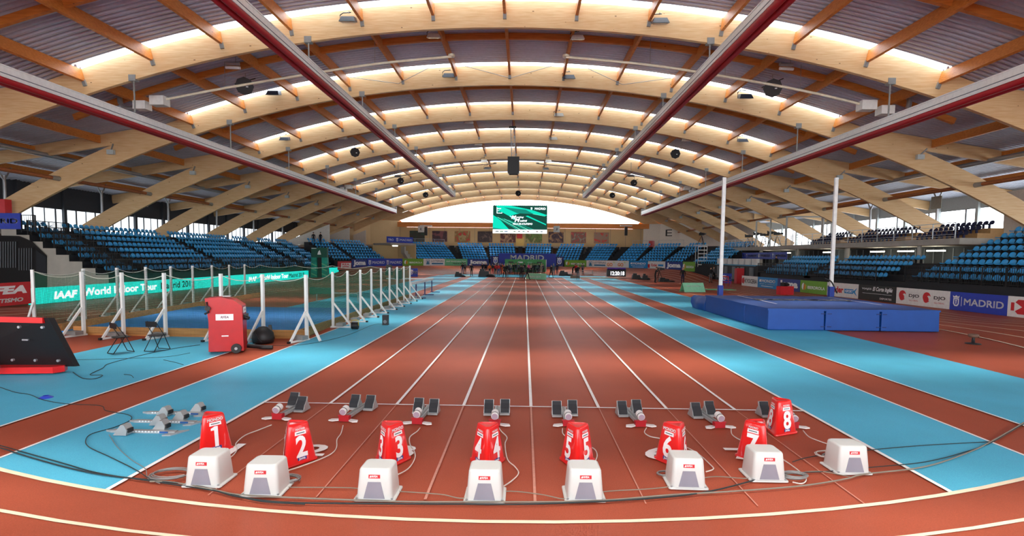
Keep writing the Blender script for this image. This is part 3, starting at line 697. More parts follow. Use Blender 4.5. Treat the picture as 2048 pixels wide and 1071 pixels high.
q = MB(); q.box((0, 0, .62), (1.1, .5, .34), mat('dark_green', (22, 84, 66))); q.cyl((-.75, 0, .62), (-.5, 0, .62), .22, mat('dark_green', (22, 84, 66)), 12); q.build('padded_body', t)
q = MB()
q.box((1.3, 0, .5), (1.5, .4, .05), M_GALV); q.build('shelf', t)
for x in (-.4, .6, 2.0): q = MB(); q.bar((x, 0, 0), (x, 0, .6), .05, .05, M_GALV); q.build('leg', t)
q = MB(); q.cyl((-9.6, 31, .55), (-5.6, 36.5, .55), .1, mat('teal_tube', (24, 110, 100)), 10)
# ------------------------------------------------------------------ fallen LED screen on a red frame (left foreground)
t = thing('screen_trolley', 'black LED screen seen from behind on a bright red wheeled frame', 'screen', (-11.6, 12.0, 0))
q = MB(); q.prism([(-1.7, 0.15, .12), (1.35, .35, .12), (1.15, -.05, 1.28), (-1.9, -.15, 1.28)], (0, -.16, .02), M_BLK); sc = q.build('screen_panel', t)
q = MB()
for i in range(6): q.cyl((-1.5+.52*i, -.28, 1.1), (-1.5+.52*i, -.33, 1.1), .03, M_STEEL, 8); q.cyl((-1.4+.52*i, -.03, .32), (-1.4+.52*i, -.08, .32), .03, M_STEEL, 8)
for i in range(3): q.box((-.9+.75*i, -.19, .8), (.14, .03, .03), M_STEEL)
q.build('fixings', sc, kind='stuff')
q = MB(); q.prism([(-1.9, -.5, .04), (1.1, -.1, .04), (1.2, .1, .04), (1.1, .3, .04), (-1.9, .3, .04)], (0, 0, .14), M_RED2); q.build('base_frame', t)
q = MB(); q.bar((-1.9, -.35, 1.3), (1.05, -.2, 1.24), .1, .12, M_RED2); q.build('top_rail', t)
for (x, x2) in ((-1.15, -.82), (-.95, -1.55)): q = MB(); q.bar((x, -.42, .12), (x2, -.32, 1.26), .08, .08, M_RED2); q.build('strut', t)
q = MB(); q.bar((-1.9, -.36, .9), (-.85, -.3, 1.14), .025, .025, M_GALV); q.build('stay_rod', t)
q = MB(); q.box((-.45, -.42, .26), (.42, .22, .2), M_RED2, (.85, .85)); q.build('counterweight', t)
q = MB(); q.cyl((.05, -.4, .2), (.12, -.44, .24), .09, M_STEEL, 12); q.build('wheel_cover', t)
# ------------------------------------------------------------------ folding chairs
def chair(x, y, rz, lab):
    t = thing('folding_chair', lab, 'chair', (x, y, 0), rz, 'black folding chairs'); r = .011
    for sx in (-1, 1):
        q = MB(); q.tube([(sx*.2, -.22, .01), (sx*.19, -.05, .42), (sx*.18, .2, .82), (sx*.1, .21, .84)], r, M_BLK); q.build('back_leg', t)
        q = MB(); q.tube([(sx*.17, .28, .01), (sx*.17, .0, .43), (sx*.17, -.12, .44)], r, M_BLK); q.build('front_leg', t)
    q = MB(); q.tube([(-.2, -.22, .012), (.2, -.22, .012)], r, M_BLK); q.tube([(-.17, .28, .012), (.17, .28, .012)], r, M_BLK); q.build('stretcher', t, kind='stuff')
    q = MB(); rows = [[(x_, y_, .45-.012*math.cos(x_*8)) for x_ in (-.19, -.1, 0, .1, .19)] for y_ in (-.2, -.05, .1, .18)]; q.grid(rows, M_BLK); q.grid([[(a_, b_, c_-.02) for a_, b_, c_ in r_][::-1] for r_ in rows], M_BLK)
    q.build('seat', t)
    q = MB(); q.box((0, .19, .76), (.36, .02, .15), M_BLK); q.box((0, .175, .76), (.16, .01, .03), M_STEEL); q.build('backrest', t)
chair(-11.05, 14.75, math.radians(150), 'left black folding chair on the blue floor, with a pale label on its back')
chair(-10.35, 15.2, math.radians(168), 'right black folding chair on the blue floor, nearer the red machine')
# ------------------------------------------------------------------ red wheeled machine
t = thing('red_machine', 'tall bright red wheeled equipment case with white labels, left of the bag', 'equipment case', (-8.3, 15.15, 0), math.radians(18))
M_RC = mat('case_red', (190, 10, 20), .35, coat=.4)
q = MB(); prof = [(-.44, .05), (.44, .05), (.42, 1.3), (.2, 1.47), (-.15, 1.55), (-.5, 1.52), (-.42, .9)]
q.prism([(x, -.28, z) for x, z in prof], (0, .62, 0), M_RC); q.build('case_body', t)
q = MB(); q.box((-.02, -.29, 1.0), (.44, .012, .17), M_LETW); q.text('RFEA', .09, frame((-.02, -.2975, .97), (1, 0, 0), (0, -1, 0)), mat('ink_plum', (110, 40, 60)), 'CENTER', .03, .2, 0); q.build('front_label', t)
q = MB(); q.box((.432, .05, 1.17), (.012, .34, .15), M_LETW); q.text('RFEA', .08, frame((.4395, .05, 1.145), (0, 1, 0), (1, 0, 0)), mat('ink_plum', (110, 40, 60)), 'CENTER', .03, .2, 0); q.build('side_label', t)
q = MB(); q.box((-.02, -.285, .48), (.17, .01, .03), M_LETW); q.build('small_label', t)
q = MB(); q.cyl((.26, -.36, .13), (.26, -.29, .13), .13, M_BLK, 20); q.cyl((.26, -.375, .13), (.26, -.36, .13), .04, M_STEEL, 10); q.build('wheel', t)
q = MB(); q.cyl((.26, .34, .13), (.26, .41, .13), .13, M_BLK, 20); q.build('wheel', t)
q = MB(); q.cyl((.44, -.05, .98), (.56, -.12, .94), .09, M_BLK, 12, r2=.05); q.box((.52, -.1, 1.04), (.06, .06, .08), M_BLK); q.build('camera_eye', t)
q = MB(); q.tube([(-.45, -.3, 1.42), (-.43, -.34, 1.3), (-.4, -.33, 1.15), (-.5, -.32, 1.1)], .03, M_BLK); q.cyl((-.42, -.3, 1.25), (-.42, -.36, 1.25), .07, M_BLK, 10); q.build('strap', t)
q = MB(); q.box((0, .03, 1.56), (.2, .2, .03), M_GALV); q.build('top_handle', t)
q = MB(); q.box((.05, .06, .03), (.6, .4, .05), M_BLK); q.build('base_plate', t)
q = MB(); q.tube(catmull([(.4, .3, .1), (.7, .2, .08), (.9, .05, .07), (1.15, 0.0, .07)]), .06, M_BLK, 8); q.build('support_boot', t)
# black bag
t = thing('backpack', 'black bag slumped on the floor against the cage kerb', 'bag', (-8.05, 16.7, 0), .3)
q = MB(); q.lathe([(.01, .0), (.3, .02), (.33, .15), (.3, .32), (.22, .42), (.12, .5), (.03, .52)], M_BLK, 14); q.box((.2, .02, .3), (.16, .2, .5), M_BLK, (.5, .6)); q.build('bag_body', t)
q = MB(); q.tube(catmull([(-.2, -.2, .35), (-.1, -.32, .2), (.0, -.3, .06)]), .02, M_BLK); q.build('strap', t)
# ------------------------------------------------------------------ white speaker covers
M_COV = mat('cover_white', (212, 216, 212), .4, var=.01, coat=.1); M_COVG = mat('cover_grille', (142, 142, 154), .7)
def rrect(w, d, r, z, n=4):
    pts = []
    for cx, cy, a0 in ((w/2-r, d/2-r, 0), (-w/2+r, d/2-r, 90), (-w/2+r, -d/2+r, 180), (w/2-r, -d/2+r, 270)):
        for i in range(n+1): a_ = math.radians(a0+90*i/n); pts.append((cx+r*math.cos(a_), cy+r*math.sin(a_), z))
    return pts
def loft(q, rings, m, cap=True, smooth_=True):
    n = len(rings[0]); vs = [v for r in rings for v in r]
    q.add(vs, [(i*n+j, i*n+(j+1) % n, (i+1)*n+(j+1) % n, (i+1)*n+j) for i in range(len(rings)-1) for j in range(n)], m, smooth_)
    if cap: q.add(vs, [tuple(range(n-1, -1, -1)), tuple(range(len(vs)-n, len(vs)))], m)
bx = [(399, 976, 'white speaker cover farthest left, in front of the number 1 marker'), (517, 995, 'white speaker cover between the markers 1 and 3, below marker 2'), (747, 1004, 'white speaker cover in front of the number 3 marker'),
      (968, 1007, 'white speaker cover in front of the number 4 marker'), (1171, 1005, 'white speaker cover in front of the number 5 marker'), (1380, 980, 'white speaker cover in front of the number 6 marker'),
      (1541, 965, 'white speaker cover in front of the number 7 marker'), (1711, 950, 'white speaker cover farthest right, at the edge of the blue lane')]
for i, (px, py, lab) in enumerate(bx):
    p = G(px, py); t = thing('speaker_cover', lab, 'speaker cover', (p.x, p.y+.22, 0), [.0, .02, -.01, 0, 0.02, -.03, .0, .03][i], 'white speaker covers on the track')
    q = MB(); loft(q, [rrect(.41, .38, .05, .015), rrect(.40, .37, .05, .1), rrect(.36, .33, .05, .335), rrect(.345, .315, .05, .352), rrect(.31, .28, .04, .36)], M_COV); q.build('cover_body', t)
    q = MB(); loft(q, [rrect(.47, .42, .03, .002), rrect(.47, .42, .03, .016), rrect(.43, .39, .04, .022)], M_COV); fb = q.build('flange', t)
    q = MB(); 
    for sx in (-1, 1): q.cyl((sx*.2, -.18, .02), (sx*.2, -.18, .032), .014, M_STEEL, 8)
    q.build('screws', fb, kind='stuff')
    q = MB(); yb, yt = -.194, -.173
    q.prism([(-.12, -.188, .03), (.12, -.188, .03), (.072, -.175, .215), (-.072, -.175, .215)], (0, -.006, 0), M_COVG); q.build('speaker_recess', t)
    q = MB(); q.prism([(-.065, -.171, .255), (.065, -.171, .255), (.065, -.167, .295), (-.065, -.167, .295)], (0, -.005, 0), M_BRED)
    q.text('RFEA', .03, frame((-.03, -.1775, .268), (1, 0, 0), (0, -1, 0.0)), M_LETW, 'LEFT', .03, .25, .0005)
    q.add([(-.055, -.1775, .265), (-.035, -.1775, .265), (-.03, -.1775, .287), (-.045, -.1775, .287)], [(0, 1, 2, 3)], M_LETW); q.build('badge', t)
# ------------------------------------------------------------------ red lane markers
cn = [('1', 424, 912, -34, 'MONDO'), ('2', 592, 934, -28, 'MADRID'), ('3', 783, 935, -12, 'MONDO'), ('4', 975, 938, -1, 'MADRID'), ('5', 1154, 938, 0, 'MADRID'), ('6', 1348, 935, 18, 'MONDO'), ('7', 1512, 928, 32, 'MADRID'), ('8', 1558, 872, -10, 'MADRID')]
M_MR = mat('marker_red', (226, 22, 20), .3, var=.02, coat=.4)
def tri_ring(s_, z, r, bulge=.0):
    R = s_/math.sqrt(3); C = [Vector((R*math.sin(math.radians(a_)), -R*math.cos(math.radians(a_)), z)) for a_ in (0, 120, 240)]
    pts = []
    for i in range(3):
        c_ = C[i]; p_, n_ = C[(i-1) % 3], C[(i+1) % 3]; a_ = c_+(p_-c_).normalized()*r; b_ = c_+(n_-c_).normalized()*r
        for k in range(5): t_ = k/4; pts.append((1-t_)**2*a_+2*t_*(1-t_)*c_+t_*t_*b_)
        for k in (1, 2, 3): 
            e = n_+(c_-n_).normalized()*r; m_ = b_.lerp(e, k/4); out = Vector((m_.x, m_.y, 0)).normalized(); pts.append(m_+out*bulge*math.sin(math.pi*k/4))
    return [tuple(v) for v in pts]
for num, px, py, dl, top in cn:
    p = G(px, py); y = p.y+.22; x = p.x*y/p.y
    t = thing('lane_marker', 'red three-sided lane marker with white number %s' % num, 'lane marker', (x, y, 0), math.atan2(-x, y)+math.radians(dl), 'red numbered lane markers')
    q = MB(); loft(q, [tri_ring(.54, .0, .09), tri_ring(.54, .03, .09), tri_ring(.50, .035, .09, .006), tri_ring(.335, .5, .07, .004), tri_ring(.315, .525, .07), tri_ring(.26, .535, .05), tri_ring(.24, .515, .05)], M_MR)
    bo = q.build('marker_body', t)
    for sx in (-1, 1):      # the two faces meeting at the front edge
        nz = Vector((sx*math.sin(math.radians(60)), -math.cos(math.radians(60)), .10)).normalized()
        xx = Vector((math.cos(math.radians(60)), sx*math.sin(math.radians(60)), 0)) if sx > 0 else Vector((math.cos(math.radians(60)), -math.sin(math.radians(60)), 0))
        def fo(z, o=.008):
            ap = (.50+(.335-.50)*(z-.035)/(.5-.035))/(2*math.sqrt(3)); return Vector((sx*math.sin(math.radians(60))*(ap+o), -math.cos(math.radians(60))*(ap+o), z))
        def F(z, o=.008): return frame(fo(z, o), xx, nz)
        d = MB(); d.text(num, .375, F(.105, .013), M_LETW, 'CENTER', .03, 0, .001, .88); (d.add([F(.115, .013) @ Vector(v) for v in ((-.07, .205, .001), (-.0, .205, .001), (-.0, .262, .001), (-.07, .235, .001))], [(0, 1, 2, 3)], M_LETW) if num == '1' else None); d.build('number', t)
        d = MB(); d.text(top, .055 if top == 'MONDO' else .036, F(.443), M_LETW, 'CENTER', .05, 0, .001); 
        T = F(.385); d.add([T @ Vector(v) for v in ((-.082, -.005, .0), (.082, -.005, .0), (.078, .045, .0), (-.078, .045, .0))], [(0, 1, 2, 3)], M_LETW)
        T = F(.385, .0095); d.add([T @ Vector(v) for v in ((-.06, .014, .001), (.06, .014, .001), (.06, .026, .001), (-.06, .026, .001))], [(0, 1, 2, 3)], mat('ink_teal', (60, 90, 96)))
        T = F(.055); d.add([T @ Vector(v) for v in ((-.065, -.003, 0), (.065, -.003, 0), (.065, .042, 0), (-.065, .042, 0))], [(0, 1, 2, 3)], M_BJ)
        d.text('Joma', .045, F(.06, .0095), M_LETW, 'CENTER', .03, 0, .001); d.build('printed_labels', t, kind='stuff')
# ------------------------------------------------------------------ starting blocks
def pedal(t, x, y, z0, M1, M2, fx=1):
    q = MB()
    q.add([(x-.085, y+.16, z0), (x+.085, y+.16, z0), (x+.085, y-.12, z0), (x-.085, y-.12, z0), (x-.085, y+.16, z0+.03), (x+.085, y+.16, z0+.03), (x+.085, y-.12, z0+.03), (x-.085, y-.12, z0+.03)],
          [(3, 2, 1, 0), (4, 5, 6, 7)][::-1]+[(0, 1, 5, 4), (1, 2, 6, 5), (2, 3, 7, 6), (3, 0, 4, 7)], M1)
    prof = [(y-.08, z0+.03), (y-.05, z0+.10), (y+.02, z0+.17), (y+.05, z0+.24), (y+.075, z0+.235), (y+.06, z0+.16), (y+.15, z0+.03)]
    q.prism([(x-.085, a_, b_) for a_, b_ in prof], (.17, 0, 0), M1)
    pf = q.build('pedal', t)
    q = MB(); q.prism([(x-.075, a_-.012, b_+.004) for a_, b_ in [(y-.083, z0+.035), (y-.053, z0+.105), (y+.017, z0+.175), (y+.043, z0+.236), (y+.053, z0+.236), (y+.03, z0+.17), (y-.04, z0+.1), (y-.07, z0+.03)]], (.15, 0, 0), M2); q.build('rubber_pad', pf)
M_RUB = mat('black_rubber', (38, 40, 44), .8, bump=.3, scale=60); M_ALU = mat('aluminium', (176, 180, 180), .4, metal=.35)
sbk = [(-4.08, 8.86, -.10, .05, .3), (-2.95, 8.82, -.12, .16, .25), (-1.72, 8.74, -.05, .13, .17), (-.45, 8.72, .0, .1, .16), (.74, 8.76, .02, .17, .1), (1.92, 8.8, .08, .12, .14), (3.2, 8.8, .1, .2, .12), (4.4, 8.85, .05, .14, .2)]
for i, (x, y, rz, y1, y2) in enumerate(sbk):
    t = thing('starting_block', 'electronic starting block with red bracket and white speaker, behind lane %s line' % ['one', 'two', 'three', 'four', 'five', 'six', 'seven', 'eight'][i], 'starting block', (x, y, 0), rz, 'starting blocks at the start line')
    q = MB(); q.box((0, .5, .045), (.09, .92, .05), M_ALU); q.box((0, .5, .075), (.03, .9, .01), M_GALV); q.build('centre_rail', t)
    pedal(t, -.14, .52+y2, .01, M_ALU, M_RUB); pedal(t, .14, .52+y1+(.1 if i % 2 else .0), .01, M_ALU, M_RUB)
    q = MB(); q.box((0, .06, .05), (.17, .1, .09), M_RDM if False else mat('bracket_red', (176, 24, 36), .4)); q.box((0, .03, .1), (.2, .04, .02), mat('bracket_red', (176, 24, 36))); q.build('red_bracket', t)
    for sx in (-1, 1): q = MB(); q.prism([(sx*.09, .1, .012), (sx*.23, .06, .012), (sx*.25, -.02, .012), (sx*.17, -.04, .012), (sx*.08, .02, .012)][::sx], (0, 0, .018), M_WHT); q.build('foot_plate', t)
    q = MB(); q.cyl((0, -.02, .17), (0, .12, .2), .058, M_WHT, 18); q.cyl((0, -.03, .168), (0, -.02, .17), .05, mat('lens_mauve', (170, 150, 165), .3), 18, r2=.05); sp_ = q.build('speaker_cylinder', t)
    q = MB(); q.cyl((0, .02, .1795), (0, .032, .182), .0605, M_BLK, 18); q.build('black_band', sp_)
for i, (x, y, lab, ps) in enumerate([(-5.78, 8.12, 'nearest', (-.22, .2)), (-5.78, 8.62, 'middle', (-.02, .18)), (-5.9, 9.1, 'farthest', (-.12, .3))]):
    t = thing('spare_starting_block', '%s of three grey metal starting blocks lying on the blue floor' % lab, 'starting block', (x, y, 0), -.01, 'spare starting blocks')
    q = MB(); q.box((0, 0, .022), (1.0, .085, .035), M_ALU); q.prism([(-.6, 0, .005), (-.48, -.045, .005), (-.48, .045, .005)], (0, 0, .03), M_ALU); q.prism([(.38, -.16, .004), (.5, -.14, .004), (.62, .13, .004), (.48, .05, .004)], (0, 0, .02), M_ALU); q.build('rail', t)
    q = MB()
    for k in range(14): q.box((-.4+.05*k, -.043, .032), (.022, .006, .02), M_LETW)
    q.build('teeth', t, kind='stuff')
    q = MB(); q.box((.33, -.045, .025), (.13, .008, .026), mat('block_blue', (28, 90, 160))); q.build('blue_label', t)
    for k, xx in enumerate(ps):
        sy = -1 if k == 0 else 1
        q = MB(); q.prism([(xx-.13, sy*.12-.07, .012), (xx+.07, sy*.12-.07, .012), (xx+.085, sy*.12-.07, .09), (xx+.04, sy*.12-.07, .17), (xx-.01, sy*.12-.07, .17)], (0, .14, 0), M_ALU)
        pf = q.build('pedal', t); q = MB(); q.box((xx+.09, sy*.12, .08), (.03, .1, .06), M_BLK); q.build('rubber_insert', pf)
# ------------------------------------------------------------------ cables
def cable(name, pts, r, m, lab, k=6):
    P = []
    for p in pts:
        if len(p) == 2: v = G(*p); v.z = r+.008
        else: v = Vector(p)
        v = v.copy(); P.append(v)
    q = MB(); q.tube(catmull(P, k), r, m, 6); return q.build(name, label=lab, cat='cable')
M_CW = mat('cable_white', (226, 222, 212), .5); M_CG = mat('cable_grey', (138, 132, 118), .6); M_CK = mat('cable_dark', (38, 50, 52), .6)
cab = [([(543, 851), (515, 862), (490, 872), (472, 888), (474, 900), (466, 912), (452, 921), (430, 928)], 'white cable from the first starting block past marker 1'),
       ([(686, 852), (682, 868), (674, 880), (673, 896), (664, 908), (640, 920), (600, 935), (560, 948)], 'white cable from the second starting block past marker 2'),
       ([(840, 857), (834, 864), (820, 875), (820, 890), (829, 905), (829, 920), (815, 940), (786, 955)], 'white cable from the third starting block past marker 3'),
       ([(998, 857), (1003, 864), (1014, 876), (1010, 890), (1015, 920), (1030, 935), (1037, 948), (1025, 962), (1006, 975)], 'white cable from the fourth starting block past marker 4'),
       ([(1125, 858), (1127, 870), (1150, 885), (1185, 897), (1194, 910), (1190, 925), (1180, 940)], 'white cable from the fifth starting block behind marker 5'),
       ([(1293, 857), (1289, 866), (1300, 874), (1320, 878), (1345, 884), (1390, 905), (1422, 932), (1426, 940), (1412, 945)], 'white cable from the sixth starting block behind marker 6'),
       ([(1462, 858), (1464, 870), (1478, 880), (1500, 888), (1540, 905), (1580, 930), (1605, 950), (1612, 962), (1603, 969), (1585, 966)], 'white cable from the seventh starting block round cover 7'),
       ([(1606, 862), (1618, 875), (1640, 884), (1668, 894), (1680, 902)], 'white cable from the eighth starting block to the right cover')]
for pts, lab in cab: cable('white_cable', pts, .008, M_CW, lab)
def coil(px, py, r, n, m, lab, tilt=0):
    c = G(px, py); P = []
    for i in range(n*14): a_ = 2*math.pi*i/14; rr = r*(1+.12*math.sin(i*.37)); P.append((c.x+rr*math.cos(a_)*1.15, c.y+rr*.8*math.sin(a_), .012+.009*(i/14)))
    q = MB(); q.tube(P, .007, m, 5); q.build('cable_coil', label=lab, cat='cable coil')
coil(342, 952, .2, 5, M_GALV, 'coil of grey cable left of the first speaker cover'); coil(572, 962, .14, 5, M_GALV, 'coil of grey cable right of the second speaker cover')
coil(1588, 955, .13, 5, M_GALV, 'coil of grey cable behind the seventh speaker cover'); coil(1668, 912, .2, 3, M_CW, 'loose loops of white cable beside the rightmost speaker cover'); coil(1334, 950, .1, 3, M_GALV, 'small coil of cable behind the sixth speaker cover')
coil(1668, 914, .12, 3, M_GALV, 'small grey coil inside the white cable loops')
cable('grey_cable', [(300, 965), (340, 966), (420, 980), (480, 992), (600, 998), (700, 1002), (830, 1006), (930, 1006), (1100, 1006), (1220, 1002), (1340, 992), (1460, 985), (1600, 974), (1690, 960), (1730, 950), (1850, 935), (1940, 905), (1990, 880), (2048, 846)], .010, M_CG, 'long grey cable running along the front of all speaker covers')
cable('dark_cable', [(0, 897), (60, 916), (140, 938), (210, 952), (300, 962), (400, 975), (470, 994), (560, 1006), (700, 1009), (900, 1010), (1060, 1010), (1250, 1002), (1400, 988), (1510, 962)], .009, M_CK, 'long dark cable crossing the track in front of the covers')
cable('dark_cable', [(0, 892), (120, 926), (200, 948), (330, 968), (440, 985), (520, 1004), (610, 1010)], .007, M_CK, 'second dark cable from the left edge to the second cover')
cable('grey_cable', [(560, 976), (700, 977), (745, 985), (790, 984), (880, 990), (930, 998), (1010, 984), (1080, 990), (1140, 1000), (1205, 985), (1330, 976), (1420, 955), (1500, 958), (1585, 948), (1640, 944), (1700, 955)], .006, M_CG, 'thin grey cable linking the speaker covers behind')
cable('dark_cable', [(1585, 925), (1620, 915), (1700, 905), (1830, 893), (1950, 886), (1990, 884)], .006, M_CK, 'thin dark cable crossing the right blue lane, upper')
cable('dark_cable', [(1560, 945), (1640, 945), (1750, 935), (1850, 925), (1930, 905), (1985, 885), (2048, 848)], .006, M_CK, 'thin dark cable crossing the right blue lane, lower')
cable('dark_cable', [(0, 775), (30, 785), (60, 790), (85, 800), (130, 808), (200, 812), (212, 822), (255, 830), (262, 840), (230, 855), (185, 868), (172, 880), (178, 895), (220, 915), (270, 940), (300, 960)], .006, M_CK, 'thin dark cable wandering over the left lanes')
cable('grey_cable', [(218, 870), (235, 895), (262, 920), (290, 938), (296, 958), (320, 968)], .005, M_GALV, 'thin grey cable from the spare blocks to the coil')
cable('dark_cable', [(146, 745), (165, 757), (190, 758), (205, 751), (180, 750), (205, 737), (215, 729), (250, 719), (300, 707), (350, 697), (400, 690)], .008, M_CK, 'dark cable from the black screen to the red machine')
cable('dark_cable', [(500, 690), (600, 690), (690, 672), (745, 650), (768, 648)], .006, M_CK, 'dark cable along the cage side to the small black speaker')
cable('grey_cable', [(140, 720), (220, 718), (330, 714), (380, 706)], .005, M_CK, 'thin cable on the blue floor under the folding chairs')
cable('dark_cable', [(327, 720), (350, 725), (367, 730)], .006, M_CK, 'short curl of dark cable on the blue floor'); cable('dark_cable', [(248, 749), (262, 751), (267, 756)], .006, M_CK, 'tiny piece of dark cable lying on the blue floor')
# small things on the floor
p = G(92, 795); q = MB(); q.lathe([(.12, 0), (.11, .01), (.05, .045), (.045, .045), (.08, .02)], mat('cone_blue', (40, 70, 200), .4), 16); q.build('training_cone', loc=p, label='small flat blue training cone on the blue floor', cat='cone')
p = G(770, 650); t = thing('small_speaker', 'small black speaker box standing alone on the blue lane', 'speaker', p); q = MB(); q.box((0, .1, .2), (.22, .2, .4), M_BLK); q.build('speaker_body', t); q = MB(); q.cyl((0, -.005, .14), (0, .0, .14), .07, M_GREYP, 14); q.build('speaker_driver', t)
p = G(710, 658); t = thing('cable_reel', 'small black reel with yellow cap beside the cage kerb', 'cable reel', p); q = MB(); q.cyl((-.12, 0, .14), (.12, 0, .14), .13, M_BLK, 14); q.build('reel_drum', t); q = MB(); q.tube([(-.13, 0, .14), (-.13, 0, .34), (.13, 0, .34), (.13, 0, .14)], .015, mat('yellow', (220, 190, 50))); q.build('reel_handle', t)
p = G(1946, 687); t = thing('track_roller', 'small brown mushroom shaped stand on the red floor at the right', 'stand', p); q = MB(); q.lathe([(.22, 0), (.22, .02), (.05, .035), (.04, .22)], M_BLK, 20); q.build('stand_base', t); q = MB(); q.lathe([(.12, .22), (.15, .25), (.15, .31), (.12, .33)], mat('brown', (110, 84, 70)), 20); q.build('stand_top', t)
# ------------------------------------------------------------------ pole vault area on the right
t = thing('landing_mat', 'large royal blue pole vault landing mat of three front sections', 'landing mat', (9.45, 21.4, 0))
def mblock(name, x0, x1, y0, y1, z0, z1, m=M_MATB, par=None, wr=.0):
    q = MB(); nx, ny = 6, 6; 
    q.box(((x0+x1)/2, (y0+y1)/2, (z0+z1)/2), (x1-x0, y1-y0, z1-z0), m, ((x1-x0-.03)/(x1-x0), (y1-y0-.03)/(y1-y0))); o = q.build(name, par or t)
    bv = o.modifiers.new('b', 'BEVEL'); bv.width = .03; bv.segments = 2; return o
W_ = 6.55
mblock('side_section', 0, 2.17, 0, 2.3, .01, .8); mblock('side_section', 2.22, 4.3, .02, 2.3, .01, .8); mblock('side_section', 4.34, W_, 0, 2.3, .01, .8)
mblock('side_section', 0, W_, 2.34, 7.4, .01, .8)
q = MB(); N = 14; rows = []
for j in range(N+1):
    rows.append([(W_*i/N+(.02 if i in (0, N) else 0)*(1 if i else -1), 7.4*j/N, .84+.05*math.sin(math.pi*i/N)*math.sin(math.pi*j/N)+.008*math.sin(i*2.1+j)) for i in range(N+1)])
q.grid(rows, M_MATB)
for e in (0, N): 
    q.grid([[rows[e][i] for i in range(N+1)], [(rows[e][i][0], rows[e][i][1], .77) for i in range(N+1)]], M_MATB); q.grid([[rows[j][e] for j in range(N+1)], [(rows[j][e][0], rows[j][e][1], .77) for j in range(N+1)]], M_MATB)
tc_ = q.build('top_cover', t)
q = MB(); tl = Matrix.Translation((3.3, 3.6, .905)); q.text('MONDO', 1.1, tl, M_LETW, 'CENTER', .04, 0, .0, 1.0)
for (x0, y0, x1, y1) in ((1.0, 1.6, 1.3, 6.6), (5.3, 1.6, 5.5, 6.0)): q.quad((x0, y0, .9), (x0+.08, y0, .9), (x1+.08, y1, .9), (x1, y1, .9), M_LETW)
q.build('white_print', tc_)
q = MB()
for x in (2.1, 2.35, 4.22, 4.45):
    for z in (.16, .66): q.box((x, -.008, z), (.16, .012, .035), mat('strap_navy', (14, 40, 100)))
q.build('buckle_straps', t, kind='stuff')
q = MB()      # lower front pads with a loose cover, towards the runway
rows = []
for i in range(9):
    z = [.01, .3, .55, .66, .62, .66, .55, .3, .01][i]; xo = [-.02, -.08, -.02, .15, 1.1, 2.0, 2.15, 2.2, 2.15][i]
    rows.append([(xo+.05*math.sin(j*1.7+i), 7.42+.44*j, z+.04*math.sin(j*2.3+i) if 0 < i < 8 else z) for j in range(6)])
q.grid(rows, M_MATB); q.add([r[0] for r in rows], [tuple(range(9))], M_MATB); q.add([r[-1] for r in rows], [tuple(range(8, -1, -1))], M_MATB); q.build('front_pad', t)
for k, (x, lab) in enumerate(((10.42, 'tall white pole vault upright on the left of the mat'), (16.55, 'tall white pole vault upright on the right of the mat'))):
    y = 30.2 if k == 0 else 30.0
    if k == 0: x = 10.7
    t = thing('vault_upright', lab, 'pole vault upright', (x, y, 0), 0, 'pole vault uprights')
    q = MB(); q.box((0, 0, 3.6), (.17, .12, 7.0), M_WHT); q.build('mast', t)
    q = MB(); q.box((0, 0, .05), (.6, 1.6, .08), M_GALV); q.build('base', t)
    q = MB(); q.box((0, 0, .75), (.24, .24, 1.1), mat('pad_blue', (30, 60, 150))); q.build('mast_pad', t)
    q = MB(); q.box((.1, -.02, 6.3), (.03, .03, .7), M_INK); q.build('height_scale', t)
    if k: q = MB(); q.tube(catmull([(-.35, 0, 1.75), (-.1, -.1, 1.6), (.05, -.1, 1.4), (.3, -.05, .95)]), .035, M_BLK); q.build('bar_bracket', t)
# ------------------------------------------------------------------ things hanging under the roof
BY = [(-10.85, 11.6, 'inner left'), (8.95, 11.6, 'inner right'), (-19.75, 9.05, 'outer left'), (17.75, 9.05, 'outer right')]
for X, z, nme in BY:
    t = thing('lighting_track', 'long hanging white and dark red track running down the hall, %s of four' % nme, 'lighting track', (X, -8, z), 0, 'hanging tracks under the roof')
    L = 91.5; q = MB(); q.box((0, L/2, .36), (.66, L, .4), M_WHT); q.box((0, L/2, .58), (.72, L, .05), M_WHT); q.box((.335, L/2, .30), (.02, L, .03), M_GREYP); q.box((-.335, L/2, .30), (.02, L, .03), M_GREYP); q.build('track_body', t)
    for sx in (-1, 1): q = MB(); q.cyl((sx*.17, 0, .1), (sx*.17, L, .1), .14, M_RDM, 10); q.build('red_tube', t)
    q = MB(); q.box((0, L/2, .13), (.5, L, .06), M_RDM); q.build('red_plate', t)
    for i, Y in enumerate(AYS[1:]):
        if Y > 84: break
        zt = rp(X-RX, RC).z-z; q = MB(); q.box((0, Y+8, (.6+zt+.3)/2), (.06, .05, zt-.3), M_GALV); q.box((0, Y+8, zt+.1), (.35, .3, .3), M_GALV); q.build('hanger', t)
        for sx in (-1, 1):
            pass
    q = MB(); q.box((0, L, .5), (.7, .08, 1.0), M_WHT); q.build('end_plate', t)
def hang(o, t, x, y, z0, zt): q = MB(); q.cyl((x, y, z0), (x, y, zt), .02, M_GALV, 6); q.build(o, t)
